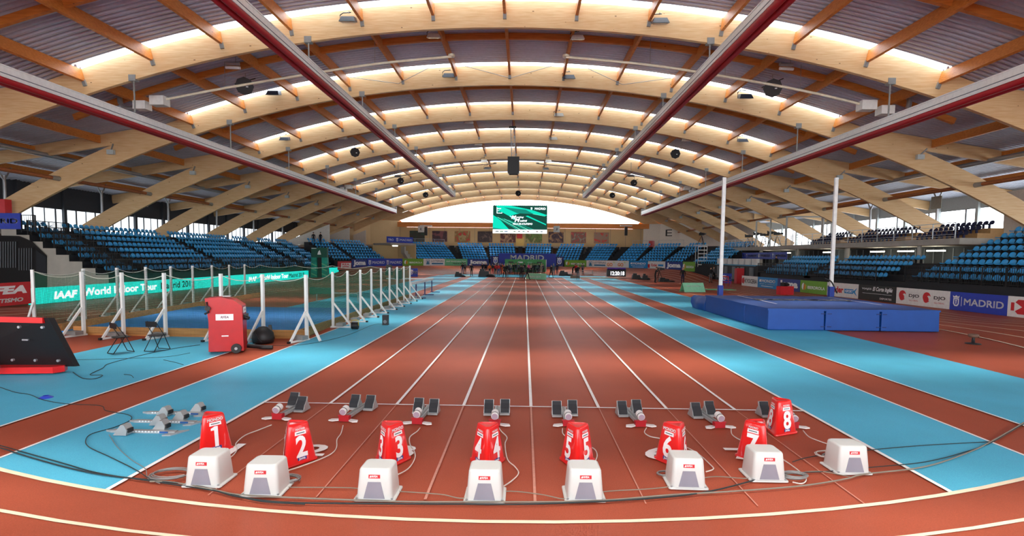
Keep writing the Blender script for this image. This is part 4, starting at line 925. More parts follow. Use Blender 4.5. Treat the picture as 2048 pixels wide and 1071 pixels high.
def flood(px, py, Y, big, lab, col=None):
    p = AY(px, py, Y); t = thing('floodlight', lab, 'floodlight', p, 0, 'floodlights under the roof'); s_ = big
    col = col or M_GALV
    q = MB(); q.prism([(-.4*s_, -.28*s_, -.12*s_), (.4*s_, -.28*s_, -.12*s_), (.3*s_, -.16*s_, .16*s_), (-.3*s_, -.16*s_, .16*s_)], (0, .42*s_, .1*s_), col); h_ = q.build('lamp_housing', t)
    q = MB(); q.quad((-.36*s_, -.27*s_, -.135*s_), (-.33*s_, .12*s_, -.05*s_), (.33*s_, .12*s_, -.05*s_), (.36*s_, -.27*s_, -.135*s_), mat('lamp_glass', (120, 130, 150), .15)); q.build('lamp_glass', t)
    q = MB(); q.tube([(-.42*s_, 0, 0), (-.42*s_, .05*s_, .3*s_), (-.3*s_, .1*s_, .42*s_), (.1*s_, .1*s_, .45*s_)], .025*s_, M_BLK); q.build('bracket', t)
    q = MB(); zr = rp(p.x-RX, RC+.5).z-p.z; q.cyl((0, .1*s_, .4*s_), (0, .1*s_, max(.5, zr)), .025, M_GALV, 6); q.build('hanger', t)
FL = [(697, 42, 27.3, 1.0, 'dark floodlight on the first arch, left of centre', mat('lamp_dark', (70, 80, 96), .4, metal=.4)), (1320, 45, 27.3, 1.0, 'dark floodlight on the first arch, right of centre', mat('lamp_dark', (70, 80, 96))),
      (868, 74, 30, .9, 'white floodlight above the left end of the thin pipes', M_WHT), (1155, 77, 30, .9, 'white floodlight above the right end of the thin pipes', M_WHT),
      (898, 153, 36.5, 1.0, 'dark floodlight on the second arch, left of centre', mat('lamp_dark', (70, 80, 96))), (1138, 156, 36.5, 1.0, 'dark floodlight on the second arch, right of centre', mat('lamp_dark', (70, 80, 96))),
      (1118, 231, 45.6, 1.0, 'grey floodlight on the third arch, right of the hanging black speaker', None), (938, 245, 48, 1.0, 'pale floodlight on the third arch, left of the hanging speaker', M_WHT),
      (1107, 278, 54.7, 1.0, 'grey floodlight on the fourth arch, right of centre', None), (957, 289, 56, 1.0, 'pale floodlight on the fourth arch, left of centre', M_WHT),
      (548, 188, 36.4, 1.1, 'dark floodlight left, beside the black round speaker', mat('lamp_dark', (70, 80, 96))), (1490, 195, 36.4, 1.1, 'dark floodlight right, beside the black round speaker', mat('lamp_dark', (70, 80, 96))),
      (570, 279, 45.6, 1.0, 'dark floodlight on the third arch at the far left', mat('lamp_dark', (70, 80, 96))), (1485, 282, 45.6, 1.0, 'dark floodlight on the third arch at the far right', mat('lamp_dark', (70, 80, 96))),
      (686, 277, 47, .9, 'pale floodlight on the third arch beside the inner left track', M_WHT), (1372, 281, 47, .9, 'pale floodlight on the third arch beside the inner right track', M_WHT),
      (968, 323, 64, 1.0, 'pale floodlight on the fifth arch, left of centre', M_WHT), (1097, 323, 64, 1.0, 'pale floodlight on the fifth arch, right of centre', M_WHT),
      (974, 337, 64.5, .9, 'grey floodlight just under the pale one, left of centre', None), (1092, 338, 64.5, .9, 'grey floodlight just under the pale one, right of centre', None),
      (796, 353, 62, .9, 'grey floodlight on the left, above the small black speaker', None), (1262, 352, 62, .9, 'grey floodlight on the right, above the small black speaker', None)]
for a_ in FL: flood(*a_[:5], col=a_[5])
for px, py, Y, lab in ((464, 130, 30, 'silver twin tube heater left under the first arch'), (1573, 132, 30, 'silver twin tube heater right under the first arch')):
    p = AY(px, py, Y); t = thing('tube_heater', lab, 'heater', p); q = MB(); q.cyl((-.35, 0, .1), (.35, .1, .1), .1, M_STEEL, 12); q.cyl((-.35, 0, -.12), (.4, .1, -.12), .08, M_WHT, 12); q.build('tube_body', t); hang('hanger', t, .2, 0, .1, .9)
def rspk(px, py, Y, r, lab):
    p = AY(px, py, Y); t = thing('hanging_speaker', lab, 'speaker', p, .3 if px < 1000 else -.3, 'black speakers hanging under the roof')
    q = MB(); q.cyl((0, -r*.35, -.1*r), (0, r*.7, .25*r), r, M_BLK, 8, r2=r*.62); q.build('speaker_body', t)
    q = MB(); q.bar((-r*1.1, .1, r*.2), (r*1.1, .1, r*1.0), .05, .05, M_BLK); q.build('bracket', t); q = MB(); q.box((r*.3, -r*.5, -.1), (.12, .03, .06), M_LETW); q.build('badge', t)
    hang('hanger', t, 0, .2, r*.5, max(r+.3, rp(p.x-RX, RC+.6).z-p.z))
for a_ in ((490, 172, 33, .52, 'large black round speaker hanging left under the second arch'), (1545, 176, 33, .52, 'large black round speaker hanging right under the second arch'),
           (710, 304, 52, .45, 'black round speaker hanging left, fourth arch'), (1351, 307, 52, .45, 'black round speaker hanging right, fourth arch'),
           (801, 361, 69, .42, 'small black speaker hanging left, sixth arch'), (1268, 365, 69, .42, 'small black speaker hanging right, sixth arch'),
           (851, 389, 80, .42, 'smallest black speaker at the far left under the roof'), (1225, 390, 80, .42, 'smallest black speaker at the far right under the roof'), (1037, 386, 92, .5, 'black speaker hanging above the video screen')): rspk(*a_)
p = AY(1027, 331, 50); t = thing('main_speaker_truss', 'big black speaker box hanging from an aluminium truss in the middle of the roof', 'speaker', p)
q = MB(); q.prism([(-.52, -.4, .74), (.52, -.4, .74), (.52, -.4, -.62), (.38, -.4, -.78), (-.38, -.4, -.78), (-.52, -.4, -.62)], (0, .8, 0), M_BLK); q.build('speaker_box', t)
q = MB()
for sx in (-.17, .17):
    for sy in (-.17, .17): q.cyl((sx, sy, .74), (sx-.1, sy-.6, 3.2), .03, M_STEEL, 6)
for k in range(8): q.bar((-.17-.0125*k, -.17-.075*k, .74+.31*k), (.17-.0125*k, -.17-.075*k, .9+.31*k), .03, .03, M_STEEL); q.bar((.17-.0125*k, -.17-.075*k, .9+.31*k), (-.17-.0125*k, -.17-.075*k, 1.05+.31*k), .03, .03, M_STEEL)
q.build('truss', t); q = MB(); q.box((-.1, -.6, 3.25), (.6, .3, .14), M_BLK); q.build('truss_head', t); q = MB(); q.cyl((-.1, -.6, 3.3), (-.12, -.6, 4.6), .04, mat('purple_cable', (120, 60, 120)), 8); q.build('hanging_cable', t)
# thin pipes with blower boxes
def pipes(pts, Y, lab, r=.07, box=None):
    P = [AY(a_, b_, Y) for a_, b_ in pts]; t = thing('ventilation_pipe', lab, 'pipe', P[0], 0, 'thin pale pipes under the roof'); o = P[0]
    q = MB(); q.tube([v-o for v in catmull(P, 5)], r, mat('pipe_cream', (226, 216, 190), .4), 8); q.build('pipe_run', t)
    e = P[-1]-o; q = MB(); q.lathe([(.1, -.06), (.19, -.06), (.19, .06), (.1, .06)], mat('pipe_cream', (226, 216, 190)), 12, tuple(e+Vector((0, 0, .05)))); q.build('end_ring', t)
    if box:
        sx = box; q = MB(); q.box((sx*.3, 0, -.1), (.8, .6, .5), M_WHT); q.build('blower_box', t); q = MB(); q.box((sx*1.3, .0, -.35), (.7, .6, .45), M_WHT); q.build('blower_box', t)
        q = MB(); q.tube(catmull([(sx*1.5, 0, -.45), (sx*2.1, 0, -.5), (sx*2.5, 0, -.3), (sx*2.6, 0, .3)]), .13, M_STEEL, 10); q.build('elbow_duct', t)
    for v in P[1:-1]: 
        w_ = v-o; q = MB(); q.cyl(w_, w_+Vector((0, 0, rp(v.x-RX, RC+1.2).z-v.z)), .015, M_GALV, 5); q.build('hanger', t)
pipes([(330, 199), (450, 176), (600, 151), (750, 128), (903, 113)], 31, 'thin pale pipe left under the roof between the first two arches', box=-1)
pipes([(1722, 208), (1600, 180), (1450, 153), (1300, 130), (1132, 114)], 31, 'thin pale pipe right under the roof between the first two arches', box=1)
pipes([(700, 372), (790, 354), (890, 336), (990, 327)], 67, 'thin pale pipe far left under the fifth arch', .06, -.6)
pipes([(1372, 374), (1290, 355), (1180, 338), (1075, 327)], 67, 'thin pale pipe far right under the fifth arch', .06, .6)
for pts, lab in (([(690, 153), (797, 167), (884, 122)], 'thin slack wire left of centre under the second arch'), ([(930, 132), (1020, 156), (1110, 130)], 'thin slack wire in the centre under the second arch'), ([(1176, 137), (1245, 169), (1350, 155)], 'thin slack wire right of centre under the second arch')):
    q = MB(); q.tube([AY(a_, b_, 36.6) for a_, b_ in pts], .018, M_GREYP, 5); q.build('bracing_wire', label=lab, cat='wire')
for sx, l in ((-1, 'left'), (1, 'right')):
    q = MB(); q.cyl((RX+sx*31.2, 12, 9.25), (RX+sx*31.2, 93, 9.25), .16, M_STEEL, 12); o = q.build('air_duct', label='long silver tube duct running along the %s side roof' % l, cat='duct')
    for n, Y in enumerate(AYS[4:13]):
        p = Vector((RX+sx*26.6, Y-.2, rp(26.6, RC+.75).z)); t = thing('spot_lamp', 'small pale box lamp on the %s flank of the %s arch' % (l, ORD[n]), 'lamp', p, 0, 'box lamps on the arch flanks')
        q = MB(); q.box((0, -.12, 0), (.45, .22, .3), mat('lamp_pale', (190, 200, 200), .4)); q.build('lamp_box', t); q = MB(); q.cyl((0, -.1, .1), (.3, -.3, .5), .05, M_GALV, 8); q.build('lamp_arm', t)
    for k in range(1, 8):
        if sx < 0 or k < 9:
            t = thing('steel_column', 'slender grey column by the %s windows, %s from the front' % (l, ORD[k-1]), 'column', (RX+sx*36.3, 30+9.1*k-9.1, 4.2), 0, 'slender columns along the windows')
            q = MB(); q.cyl((0, 0, 0), (0, 0, 4.0), .1, M_STEEL, 10); q.build('shaft', t)
            for s2 in (-1, 1): q = MB(); q.cyl((0, 0, 3.6), (0, s2*.6, 4.6), .06, M_STEEL, 8); q.build('branch', t)
# ------------------------------------------------------------------ video screen
a_, c_ = AY(985.5, 466, 100), AY(1094, 466, 100); top = AY(1040, 410.5, 100).z
b = Board(a_, c_, top-a_.z, emis('screen_dark', (22, 66, 56), .8), .3, z=a_.z); T1, T2, T3 = emis('screen_t1', (14, 190, 160), .9), emis('screen_t2', (20, 120, 104), .85), emis('screen_t3', (120, 255, 215), 1.0); SW_ = emis('screen_white', (236, 250, 252), 1.0)
b.p([(.03, .62), (.15, .45), (.3, .14), (.0, .14), (.0, .66)], T1).p([(0, .2), (.25, .14), (0, .14)], T2)
b.p([(.05, 1), (.3, 1), (.72, .84), (1, .66), (.96, .62), (.7, .72), (.55, .75), (.3, .62), (.12, .8)], T1).p([(.2, .93), (.6, .85), (.75, .7), (.45, .72)], T2).p([(.18, .92), (.98, .64), (.95, .62), (.18, .9)], T3)
b.p([(.15, .85), (.38, .5), (.42, .5), (.2, .85)], T3)
for k in range(7): b.p([(.04+.04*k, .6-.02*k), (.05+.04*k, .6-.02*k), (.46+.05*k, .14), (.445+.05*k, .14)], (T1, T3, T2)[k % 3])
b.p([(.6, .62), (.98, .3), (.98, .34), (.64, .64)], T1)
b.r(0, 1, 0, .14, SW_); b.r(.07, .17, .71, .94, SW_).r(.08, .16, .73, .92, T2).t('IAAF', .085, .15, .86, .9, SW_, .03)
for k in range(3): b.r(.085, .145, .8-.035*k, .815-.035*k, SW_)
b.crest(.71, .89, .09, SW_, T2).t('MADRID', .77, .97, .85, .93, SW_, .03)
b.t('M', .34, .43, .52, .64, SW_, .05, .3).t('eeting', .43, .57, .54, .61, SW_, .03, .3).t('M', .4, .5, .41, .54, SW_, .05, .3).t('adrid', .5, .63, .42, .49, SW_, .04, .2).t('VILLA DE ATLETISMO', .37, .73, .31, .375, SW_, .04, .2)
for k, m_ in enumerate((M_INK, M_GRN, M_SKB, M_BRED, M_GRN, M_INK, M_MINT, M_BRED, M_GREYP, M_BRED, M_GREYP)): b.r(.05+.083*k, .11+.083*k-(.02 if k > 2 else 0), .055, .085, m_)
o = b.done('large video screen with teal streaks and MADRID lettering hanging before the end wall', 'video_screen', 'screen')
q = MB()
for k in range(28): q.box((.3+.36*k*9.95/10, .1, top-a_.z+.08), (.1, .2, .16), M_BLK)
q.build('screen_edge_clips', o, kind='stuff')
q = MB()
for x_ in (1.5, 8.3): q.cyl((x_, .15, top-a_.z), (x_, .15, 14.2-a_.z), .03, M_GALV, 6)
q.build('hanging_wires', o, kind='stuff')
# ------------------------------------------------------------------ end wall things
def poster_mat(nme, c1, c2, c3):
    m = mat(nme, c1, .6); nt = m.node_tree; tc = nt.nodes['Texture Coordinate']; r = nt.nodes['Color Ramp']; n = nt.nodes['Noise Texture']; n.inputs['Scale'].default_value = .9; n.inputs['Detail'].default_value = 5; n.inputs['Distortion'].default_value = 1.5
    e = r.color_ramp.elements; e[0].color = srgb(*c1)+(1,); e[1].color = srgb(*c2)+(1,); x_ = e.new(.5); x_.color = srgb(*c3)+(1,); e[0].position = .38; e[-1].position = .62
    return m
PO = [((819, 849), (26, 60, 54), (40, 70, 60), (60, 50, 44), 'dark green'), ((864, 894), (70, 44, 52), (120, 70, 76), (50, 36, 48), 'dark brown'), ((909, 940), (170, 150, 110), (196, 50, 56), (130, 110, 60), 'bright red triangle'), ((955, 984.5), (64, 50, 56), (110, 90, 84), (52, 42, 48), 'dark grey'),
      ((1000.5, 1031), (120, 60, 64), (190, 150, 120), (70, 36, 44), 'reddish crowd'), ((1051, 1084), (110, 140, 70), (170, 160, 110), (90, 90, 50), 'green lawn'), ((1097, 1127), (60, 44, 56), (170, 130, 90), (80, 60, 70), 'dark jumper'), ((1142, 1172), (150, 140, 130), (190, 80, 80), (120, 90, 80), 'pink runner'), ((1188, 1218), (160, 120, 110), (200, 70, 60), (140, 130, 110), 'pale orange')]
for i, ((x0, x1), c1, c2, c3, l) in enumerate(PO):
    A, B = AY(x0, 485, EY-.3), AY(x1, 485, EY-.3); h_ = 2.15; z0 = 5.55
    q = MB(); q.box(((A.x+B.x)/2, EY-.08, z0+h_/2), (B.x-A.x, .08, h_), poster_mat('poster_%d' % i, c1, c2, c3)); 
    q.build('wall_poster', label='%s sports photograph mural on the end wall, %s from the left' % (l, ['first', 'second', 'third', 'fourth', 'fifth', 'sixth', 'seventh', 'eighth', 'ninth'][i]), cat='poster', group='sports murals on the end wall')
for px, ch in ((842, 'K'), (1113, 'J')):
    A = AY(px-6, 464, 103); b = Board((A.x, 103), (A.x+1.15, 103), 1.15, M_WB, .06, z=A.z-.0); b.t(ch, .38, .62, .3, .7, M_INK, .03); o = b.done('small white square sector sign with letter %s before the end wall' % ch, 'sector_sign', 'sign')
    q = MB(); q.cyl((.2, 0, 1.15), (.2, 0, 2.4), .02, M_GALV, 5); q.cyl((.95, 0, 1.15), (.95, 0, 2.4), .02, M_GALV, 5); q.build('hanging_wires', o)
for px, l in ((852, 'left'), (1252, 'right')):
    A = AY(px, 462, 104); q = MB(); q.box((A.x, 104, A.z), (.5, .5, 1.6), M_BLK); q.box((A.x, 104, A.z+1.0), (2.2, .6, .2), M_WHT); q.build('line_array_speaker', label='small black speaker column hanging on the %s of the end wall' % l, cat='speaker')
t = thing('wall_door', 'pale yellow doorway with red sign in the middle of the end wall', 'door', (AY(1040, 490, EY).x, EY-.02, 4.7)); q = MB(); q.box((0, -.03, 1.0), (1.6, .06, 2.0), mat('door_yellow', (226, 190, 110))); q.build('door_leaf', t)
q = MB(); q.box((-.1, -.08, 2.1), (1.1, .05, .9), M_BRED); q.build('red_sign', t)
wl = MB()
def pwall(b_, pts, z0, z1, m):
    for (x0, y0), (x1, y1) in zip(pts[:-1], pts[1:]): b_.quad((x0, y0, z0), (x1, y1, z0), (x1, y1, z1), (x0, y0, z1), m); b_.quad((x1, y1+.2, z0), (x0, y0+.2, z0), (x0, y0+.2, z1), (x1, y1+.2, z1), m)
WW = mat('white_wall', (222, 216, 206), .8); cpts = [(23.5, 110), (26.5, 108.8), (29.5, 106), (31.5, 102), (32.8, 97), (33.4, 90), (33.6, 82)]
pwall(wl, cpts, 4.2, 9.4, WW); 
struct(wl, 'wall_corner_right', label='curved white wall in the right corner')
b = Board((26.9, 107.9), (28.6, 106.4), 1.4, WW, .02, z=6.9); b.t('E', .2, .8, .05, .95, M_INK, .0); b.done('large thin black letter E on the curved white wall', 'wall_letter', 'wall letter')
b = Board((24.4, 109.2), (25.4, 108.9), 1.2, M_BRED, .1, z=4.9); b.done('round red fire hose cabinet on the white wall', 'hose_cabinet', 'cabinet')
wl = MB(); pwall(wl, [(-34.5, 84), (-33, 96), (-29.5, 105), (-25, 110)], 4.2, 9.6, M_BEIGE)
struct(wl, 'wall_corner_left')
for k, Y in enumerate((82.5, 91.6, 100.7)):
    q = MB(); q.prism([(-36, Y-.4, 4.2), (-29.2+k*.1, Y-.4, 4.2), (-29.2+k*.1, Y-.4, 7.3), (-36, Y-.4, 4.6)], (0, .1, 0), WW); q.build('wing_wall', label='white triangular wing wall under the %s left arch from the end' % ['third', 'second', 'last'][k], cat='wall panel', group='white wing walls in the left corner')
# tunnel in the left bend
A, B = px_arc(780, 27), px_arc(833, 27); t = thing('tunnel_entrance', 'pale yellow tunnel entrance with stairs between seating blocks at the left bend', 'entrance', (A.x, A.y, 0), math.atan2(B.y-A.y, B.x-A.x)); L = (B-A).length
q = MB(); q.box((L/2, 5.5, 2.3), (L, .2, 4.6), M_BEIGE); q.box((L-.1, 2.8, 2.3), (.2, 5.4, 4.6), M_BEIGE); q.build('back_wall', t)
q = MB(); q.box((L*.45, 2.5, 4.55), (L*.9, 5.4, .3), M_CONC); q.build('roof_slab', t); q = MB(); q.box((L*.5, 2.5, 4.3), (.9, .15, .12), M_LAMP); q.build('tube_lamp', t)
q = MB(); pr = [(L*.55, .02), (L*.55, .8)]
for k in range(6): pr += [(L*.55-.35*k, .8+.35*k), (L*.55-.35*(k+1), .8+.35*k)]
q.prism([(L, 0, 1.0), (L, 0, 1.6), (L-.4, 0, 1.6), (L-.4, 0, 2.0), (L-.8, 0, 2.0), (L-.8, 0, 2.5), (L-1.2, 0, 2.5), (L-1.2, 0, 3.0), (L-1.6, 0, 3.0), (L-1.6, 0, 3.5), (L-2.0, 0, 3.5), (L-2.0, 0, 4.2), (L-2.3, 0, 4.2), (L-2.3, 0, 3.2), (L-.7, 0, 1.0)][::-1], (0, 1.0, 0), M_CONC); q.build('stair', t)
b = Board(A+Vector((-.4, -.3)), B+Vector((-.6, .2)), .95, M_BLUEB, .08, z=4.75); madrid(b, .3, 1.); b.t('TRO', .04, .25, .3, .65, M_LETW); b.done('blue banner on the rail above the tunnel at the left bend', 'banner', 'banner')
# railing on top of the end stands
def steel_rail(label, a, b, group=None, step=2.0, h=1.05): return railing(label, a, b, h, group, M_STEEL, False, step)
for i, (s0, s1) in enumerate([segs[0], segs[6], segs[7]]):
    u_ = (s1-s0).normalized(); n_ = Vector((-u_.y, u_.x)); a_, c_ = s0+n_*5.8, s1+n_*5.8; steel_rail('pale rail behind the top row of the %s' % nm[[0, 6, 7][i]], (a_.x, a_.y, 4.6), (c_.x, c_.y, 4.6), 'pale rails behind the end seats')
# ------------------------------------------------------------------ right balcony
bs = MB(); bs.box((32.1, 59.5, 4.05), (7.0, 45, .42), M_CONC); bs.build('balcony_slab', label='long pale concrete balcony above the low right grandstand', cat='balcony')
bw = MB(); bw.box((32.2, 59.5, 1.95), (.2, 46, 3.9), mat('under_balcony_dark', (44, 48, 54), .8)); 
for k in range(46): bw.box((32.08, 37+k, 2.6), (.05, .06, 2.2), M_GREYP)
bw.build('under_balcony_wall', label='dark barred back wall under the right balcony', cat='wall')
for k, Y in enumerate((41.5, 50.6, 59.7, 68.8, 77.9)): q = MB(); q.cyl((29.2, Y, 0), (29.2, Y, 3.84), .2 if k % 2 else .14, M_CONC, 14); q.build('balcony_column', label='concrete column under the right balcony, %s from the camera' % ORD[k], cat='column', group='columns under the right balcony')
for k, Y in enumerate((42.3, 45.6, 49.2, 57, 66, 71)): q = MB(); q.box((31, Y, 3.5), (.25, 1.6, .1), M_LAMP); q.build('tube_lamp', label='lit tube lamp under the right balcony, %s from the camera' % ORD[k], cat='lamp', group='tube lamps under the right balcony')
steel_rail('grey steel rail along the near half of the right balcony', (28.75, 37.6, 4.26), (28.75, 60.0, 4.26), 'steel rails of the right balcony'); steel_rail('grey steel rail along the far half of the right balcony', (28.75, 60.3, 4.26), (28.75, 80.0, 4.26), 'steel rails of the right balcony', 1.3)
nav = bpy.data.meshes.get('stadium_seat').copy(); nav.materials.clear(); nav.materials.append(M_NAVY); nav.materials.append(M_BLK)
for bi, (y0, y1, l) in enumerate(((38.7, 43.9, 'nearest'), (45.8, 52.8, 'middle'), (55, 59.8, 'farthest'))):
    q = MB(); q.prism([(30.0, y0-.3, 4.26), (32.6, y0-.3, 4.26), (32.6, y0-.3, 5.0), (31.7, y0-.3, 5.0), (31.7, y0-.3, 4.65), (30.85, y0-.3, 4.65), (30.85, y0-.3, 4.3)][::-1], (0, y1-y0+.6, 0), mat('plywood', (186, 146, 96))); q.build('seating_podium', label='stepped plywood podium of the %s navy seats on the balcony' % l, cat='podium', group='plywood podiums on the balcony')
    for r in range(3):
        for j in range(int((y1-y0)/.5)): link('navy_seat', nav, None, (30.35+.85*r, y0+.25+.5*j, 4.27+.36*r), -math.pi/2, 'navy seat in the %s row of the %s block on the balcony' % (('front', 'middle', 'back')[r], l), 'seat', 'navy seats, %s row, %s balcony block' % (('front', 'middle', 'back')[r], l))
t = thing('glass_booth', 'grey framed glass booth on the right balcony', 'booth', (30, 66, 4.26)); 
for x, y in ((-1, -4), (-1, 0), (-1, 4), (3, -4)): q = MB(); q.box((x, y, 1.6), (.14, .14, 3.2), M_GALV); q.build('post', t)
q = MB(); q.box((-1, 0, 3.2), (.15, 8, .15), M_GALV); q.box((1, -4, 3.2), (4, .15, .15), M_GALV); q.build('top_frame', t)
def tripod(x, y, z, lab, h=1.5, rz=0, group=None, s=1.):
    t = thing('camera_tripod', lab, 'camera', (x, y, z), rz, group)
    for k in range(3): a_ = 2*math.pi*k/3+.4; q = MB(); q.cyl((.42*math.cos(a_)*s, .42*math.sin(a_)*s, 0), (0, 0, h*.85), .025*s, M_BLK, 6); q.build('leg', t)
    q = MB(); q.box((0, .05, h), (.2*s, .5*s, .25*s), M_BLK); q.cyl((0, -.2*s, h), (0, -.5*s, h), .08*s, M_BLK, 10); q.box((.1*s, .25*s, h+.15*s), (.1, .15, .1), M_BLK); q.build('camera_body', t)
for k, (x, y, l) in enumerate(((29.6, 74, 'farthest'), (29.8, 71.8, 'second farthest'), (29.8, 69.8, 'middle'), (30.0, 68.2, 'second nearest'), (29.8, 66, 'nearest'))): tripod(x, y, 4.26, '%s dark television camera on the right balcony near the glass booth' % l, 1.5+.2*(k % 2), 1.2, 'cameras on the balcony', 1.3)
b = Board((28.9, 80.5), (28.9, 61.5), .8, M_BLUEB, .06, z=2.75)
for k in range(5): madrid(b, k*.2, k*.2+.2)
b.done('long blue banner with repeated MADRID under the right balcony', 'banner', 'banner')
q = MB(); q.box((27.1, 67, 1.0), (3.4, 13, 2.0), M_DARK); q.build('press_platform', label='dark platform carrying the white press monitors on the right', cat='platform')
q = MB(); q.box((25.6, 67.8, 2.0), (.5, 13.6, .12), mat('desk_blue', (60, 150, 190))); q.build('press_desk', label='long light blue desk top under the white press monitors', cat='desk')
for k in range(7): 
    t_ = 62+1.85*k+(.6 if k > 6 else 0); q = MB(); q.box((25.75, t_, 2.42), (.35, 1.25, .7), M_WB); q.box((25.75, t_+.75, 2.4), (.3, .12, .6), M_GREYP); q.build('press_monitor', label='white press booth cover on the blue desk, %s from the camera' % ORD[k], cat='monitor', group='white covers on the press desk')
for k in range(6): q = MB(); q.box((25.35, 62+2.6*k, 1.05), (.15, .9, 1.5), M_GREYP); q.build('upright_board', label='grey upright board below the press desk, %s from the camera' % ORD[k], cat='board', group='grey boards below the press desk')
# camera platform in the right corner
t = thing('camera_platform', 'white scaffold camera platform among the seats in the right corner', 'platform', (24.6, 77.4, 1.6), .0)
for x, y in ((-.6, -.6), (.6, -.6), (-.6, .6), (.6, .6)): q = MB(); q.cyl((x, y, 0), (x, y, 3.0), .04, M_WHT, 8); q.build('pole', t)
q = MB()
for k in range(6): q.box((0, -.6, .3+.5*k), (1.2, .06, .12), M_WHT)
q.build('ladder_rungs', t, kind='stuff'); q = MB(); q.box((0, 0, 3.0), (1.4, 1.4, .06), M_WHT); q.build('deck', t)
tripod(24.6, 77.4, 4.63, 'black television camera on the white scaffold platform', 1.5, .5, None, 1.4)
# wall block beside the near right window and near left corner
q = MB(); q.box((33.8, 38.3, 5.9), (.5, 2.6, 3.4), WW); q.build('wall_pier', label='white wall pier with a dark doorway at the near end of the balcony', cat='wall pier')
t = thing('dark_undercroft', 'dark stairwell opening with black bars at the near end of the left grandstand', 'stairwell', (-33, 34.9, 0)); O_ = Vector((-33, 34.9, 0))
def up_(px, py, Y=34.95): return AY(px, py, Y)-O_
q = MB(); q.prism([up_(*p) for p in ((-60, 620), (93, 620), (93, 512), (62, 483), (38, 473), (-60, 471))], (0, .04, 0), mat('undercroft_shade', (24, 24, 26))); q.build('dark_opening', t)  # flat plate coloured dark, standing in for the shade inside the stairwell opening
q = MB(); q.bar(up_(-60, 471, 34.85), up_(38, 473, 34.85), .06, .1, M_BLK); q.bar(up_(38, 473, 34.85), up_(62, 483, 34.85), .06, .1, M_BLK); q.bar(up_(62, 483, 34.85), up_(92, 512, 34.85), .06, .1, M_BLK); q.build('edge_trim', t)
q = MB(); q.prism([up_(*p, 34.88) for p in ((72, 620), (92, 620), (92, 514), (72, 500))], (0, .03, 0), mat('door_slate', (34, 38, 44))); q.build('door_panel', t)
q = MB()
for px in range(-14, 34, 5): q.bar(up_(px, 482, 34.8), up_(px, 535, 34.8), .04, .03, M_GREYP)
for px in range(38, 66, 5): q.bar(up_(px, 495, 34.75), up_(px, 540, 34.75), .03, .03, M_GREYP)
q.bar(up_(-14, 482, 34.8), up_(34, 482, 34.8), .05, .05, M_BLK); q.bar(up_(38, 495, 34.75), up_(66, 495, 34.75), .05, .05, M_BLK); q.build('bar_infill', t, kind='stuff')
a_, c_ = AY(43, 458, 34.9), AY(72, 460, 34.9)
railing('black barred railing at the top corner of the left grandstand', (a_.x, 34.9, a_.z-.2), (c_.x, 34.9, a_.z-.2), 1.1)
b = Board((a_.x-4.2, 34.85), (a_.x, 34.85), 1.02, M_BLUEB, .08, z=a_.z); b.t('MADRID', .3, .96, .36, .66, M_LETW, .0); b.done('blue banner with white MADRID lettering at the left edge, above the dark stairwell', 'banner', 'banner')
a_ = AY(0, 430, 36.2); t = thing('red_cabinet', 'red and white kiosk box above the blue banner at the left edge', 'kiosk', (a_.x, 36.2, 4.2)); q = MB(); q.box((.42, 0, 1.0), (.36, .5, 2.0), M_BRED); q.build('red_side', t); q = MB(); q.box((0, 0, 1.0), (.46, .5, 2.0), M_WB); q.build('white_side', t)
q = MB(); q.box((-34.2, 49, 7.4), (.06, 1.1, 1.0), mat('sign_translucent', (190, 180, 170))); q.build('hanging_sign', label='pale square sign hanging on the left over the stand', cat='sign')
q = MB(); q.box((33, 45.3, 7.4), (.06, 1.1, 1.0), mat('sign_grey', (150, 150, 140))); q.build('hanging_sign', label='grey square sign hanging on the right over the balcony', cat='sign')
# ------------------------------------------------------------------ mid distance things on the track
t = thing('white_rail_barrier', 'white topped rail barrier with navy legs beside the cage', 'barrier', (-7.0, 35.2, 0))
q = MB(); q.bar((0, -1.5, 1.0), (.1, 6.2, 1.0), .12, .16, M_WHT); q.build('top_rail', t); q = MB(); q.bar((.1, 6.2, 1.0), (-3.4, 6.0, 1.0), .12, .1, M_WHT); q.build('back_rail', t)
for k, y in enumerate((0, 3.1, 6.0)): q = MB(); q.box((.05, y, .5), (.07, .07, .95), mat('leg_navy', (34, 44, 100))); q.box((.3, y, .03), (.75, .08, .05), mat('leg_navy', (34, 44, 100))); q.build('leg', t)
for k, (px, py, Y, l) in enumerate(((778, 538, 43, 'left'), (797, 545, 41, 'right'))):
    p = AY(px, py, Y); t = thing('stand_speaker', 'black loudspeaker on a stand behind the cage, %s of two' % l, 'speaker', (p.x, Y, 0)); q = MB(); q.box((0, 0, p.z-.05), (.5, .45, .8), M_BLK, (.8, .8)); q.build('speaker_box', t)
    q = MB(); q.cyl((0, 0, 0), (0, 0, p.z-.4), .03, M_BLK, 8); q.build('pole', t)
    for j in range(3): a_ = 2.1*j; q = MB(); q.cyl((0, 0, .5), (.5*math.cos(a_), .5*math.sin(a_), 0), .02, M_BLK, 6); q.build('leg', t)
p = G(1233, 553); t = thing('digital_clock', 'large digital track clock with purple top and white digits', 'clock', (p.x, 74, .15), 0); p = AY(1233, 553, 74)
t.location = (p.x, 74, .2); q = MB(); q.box((0, .3, .5), (2.5, .6, 1.0), M_BLK); q.build('clock_case', t); q = MB(); q.box((0, .3, 1.05), (2.4, .6, .3), mat('purple', (92, 50, 160))); q.build('purple_header', t)
q = MB(); q.text('12:20:18', .72, frame((.08, -.02, .2), (1, 0, 0), (0, -1, 0)), emis('digits', (250, 250, 255), 1.2), 'CENTER', .02, 0, 0, .78); q.build('digits', t)
t = thing('advert_aframe', 'mint green A-shaped advertising stand on the track right of the blue lane', 'sign', (13.95, 45.6, 0), math.radians(12)); 
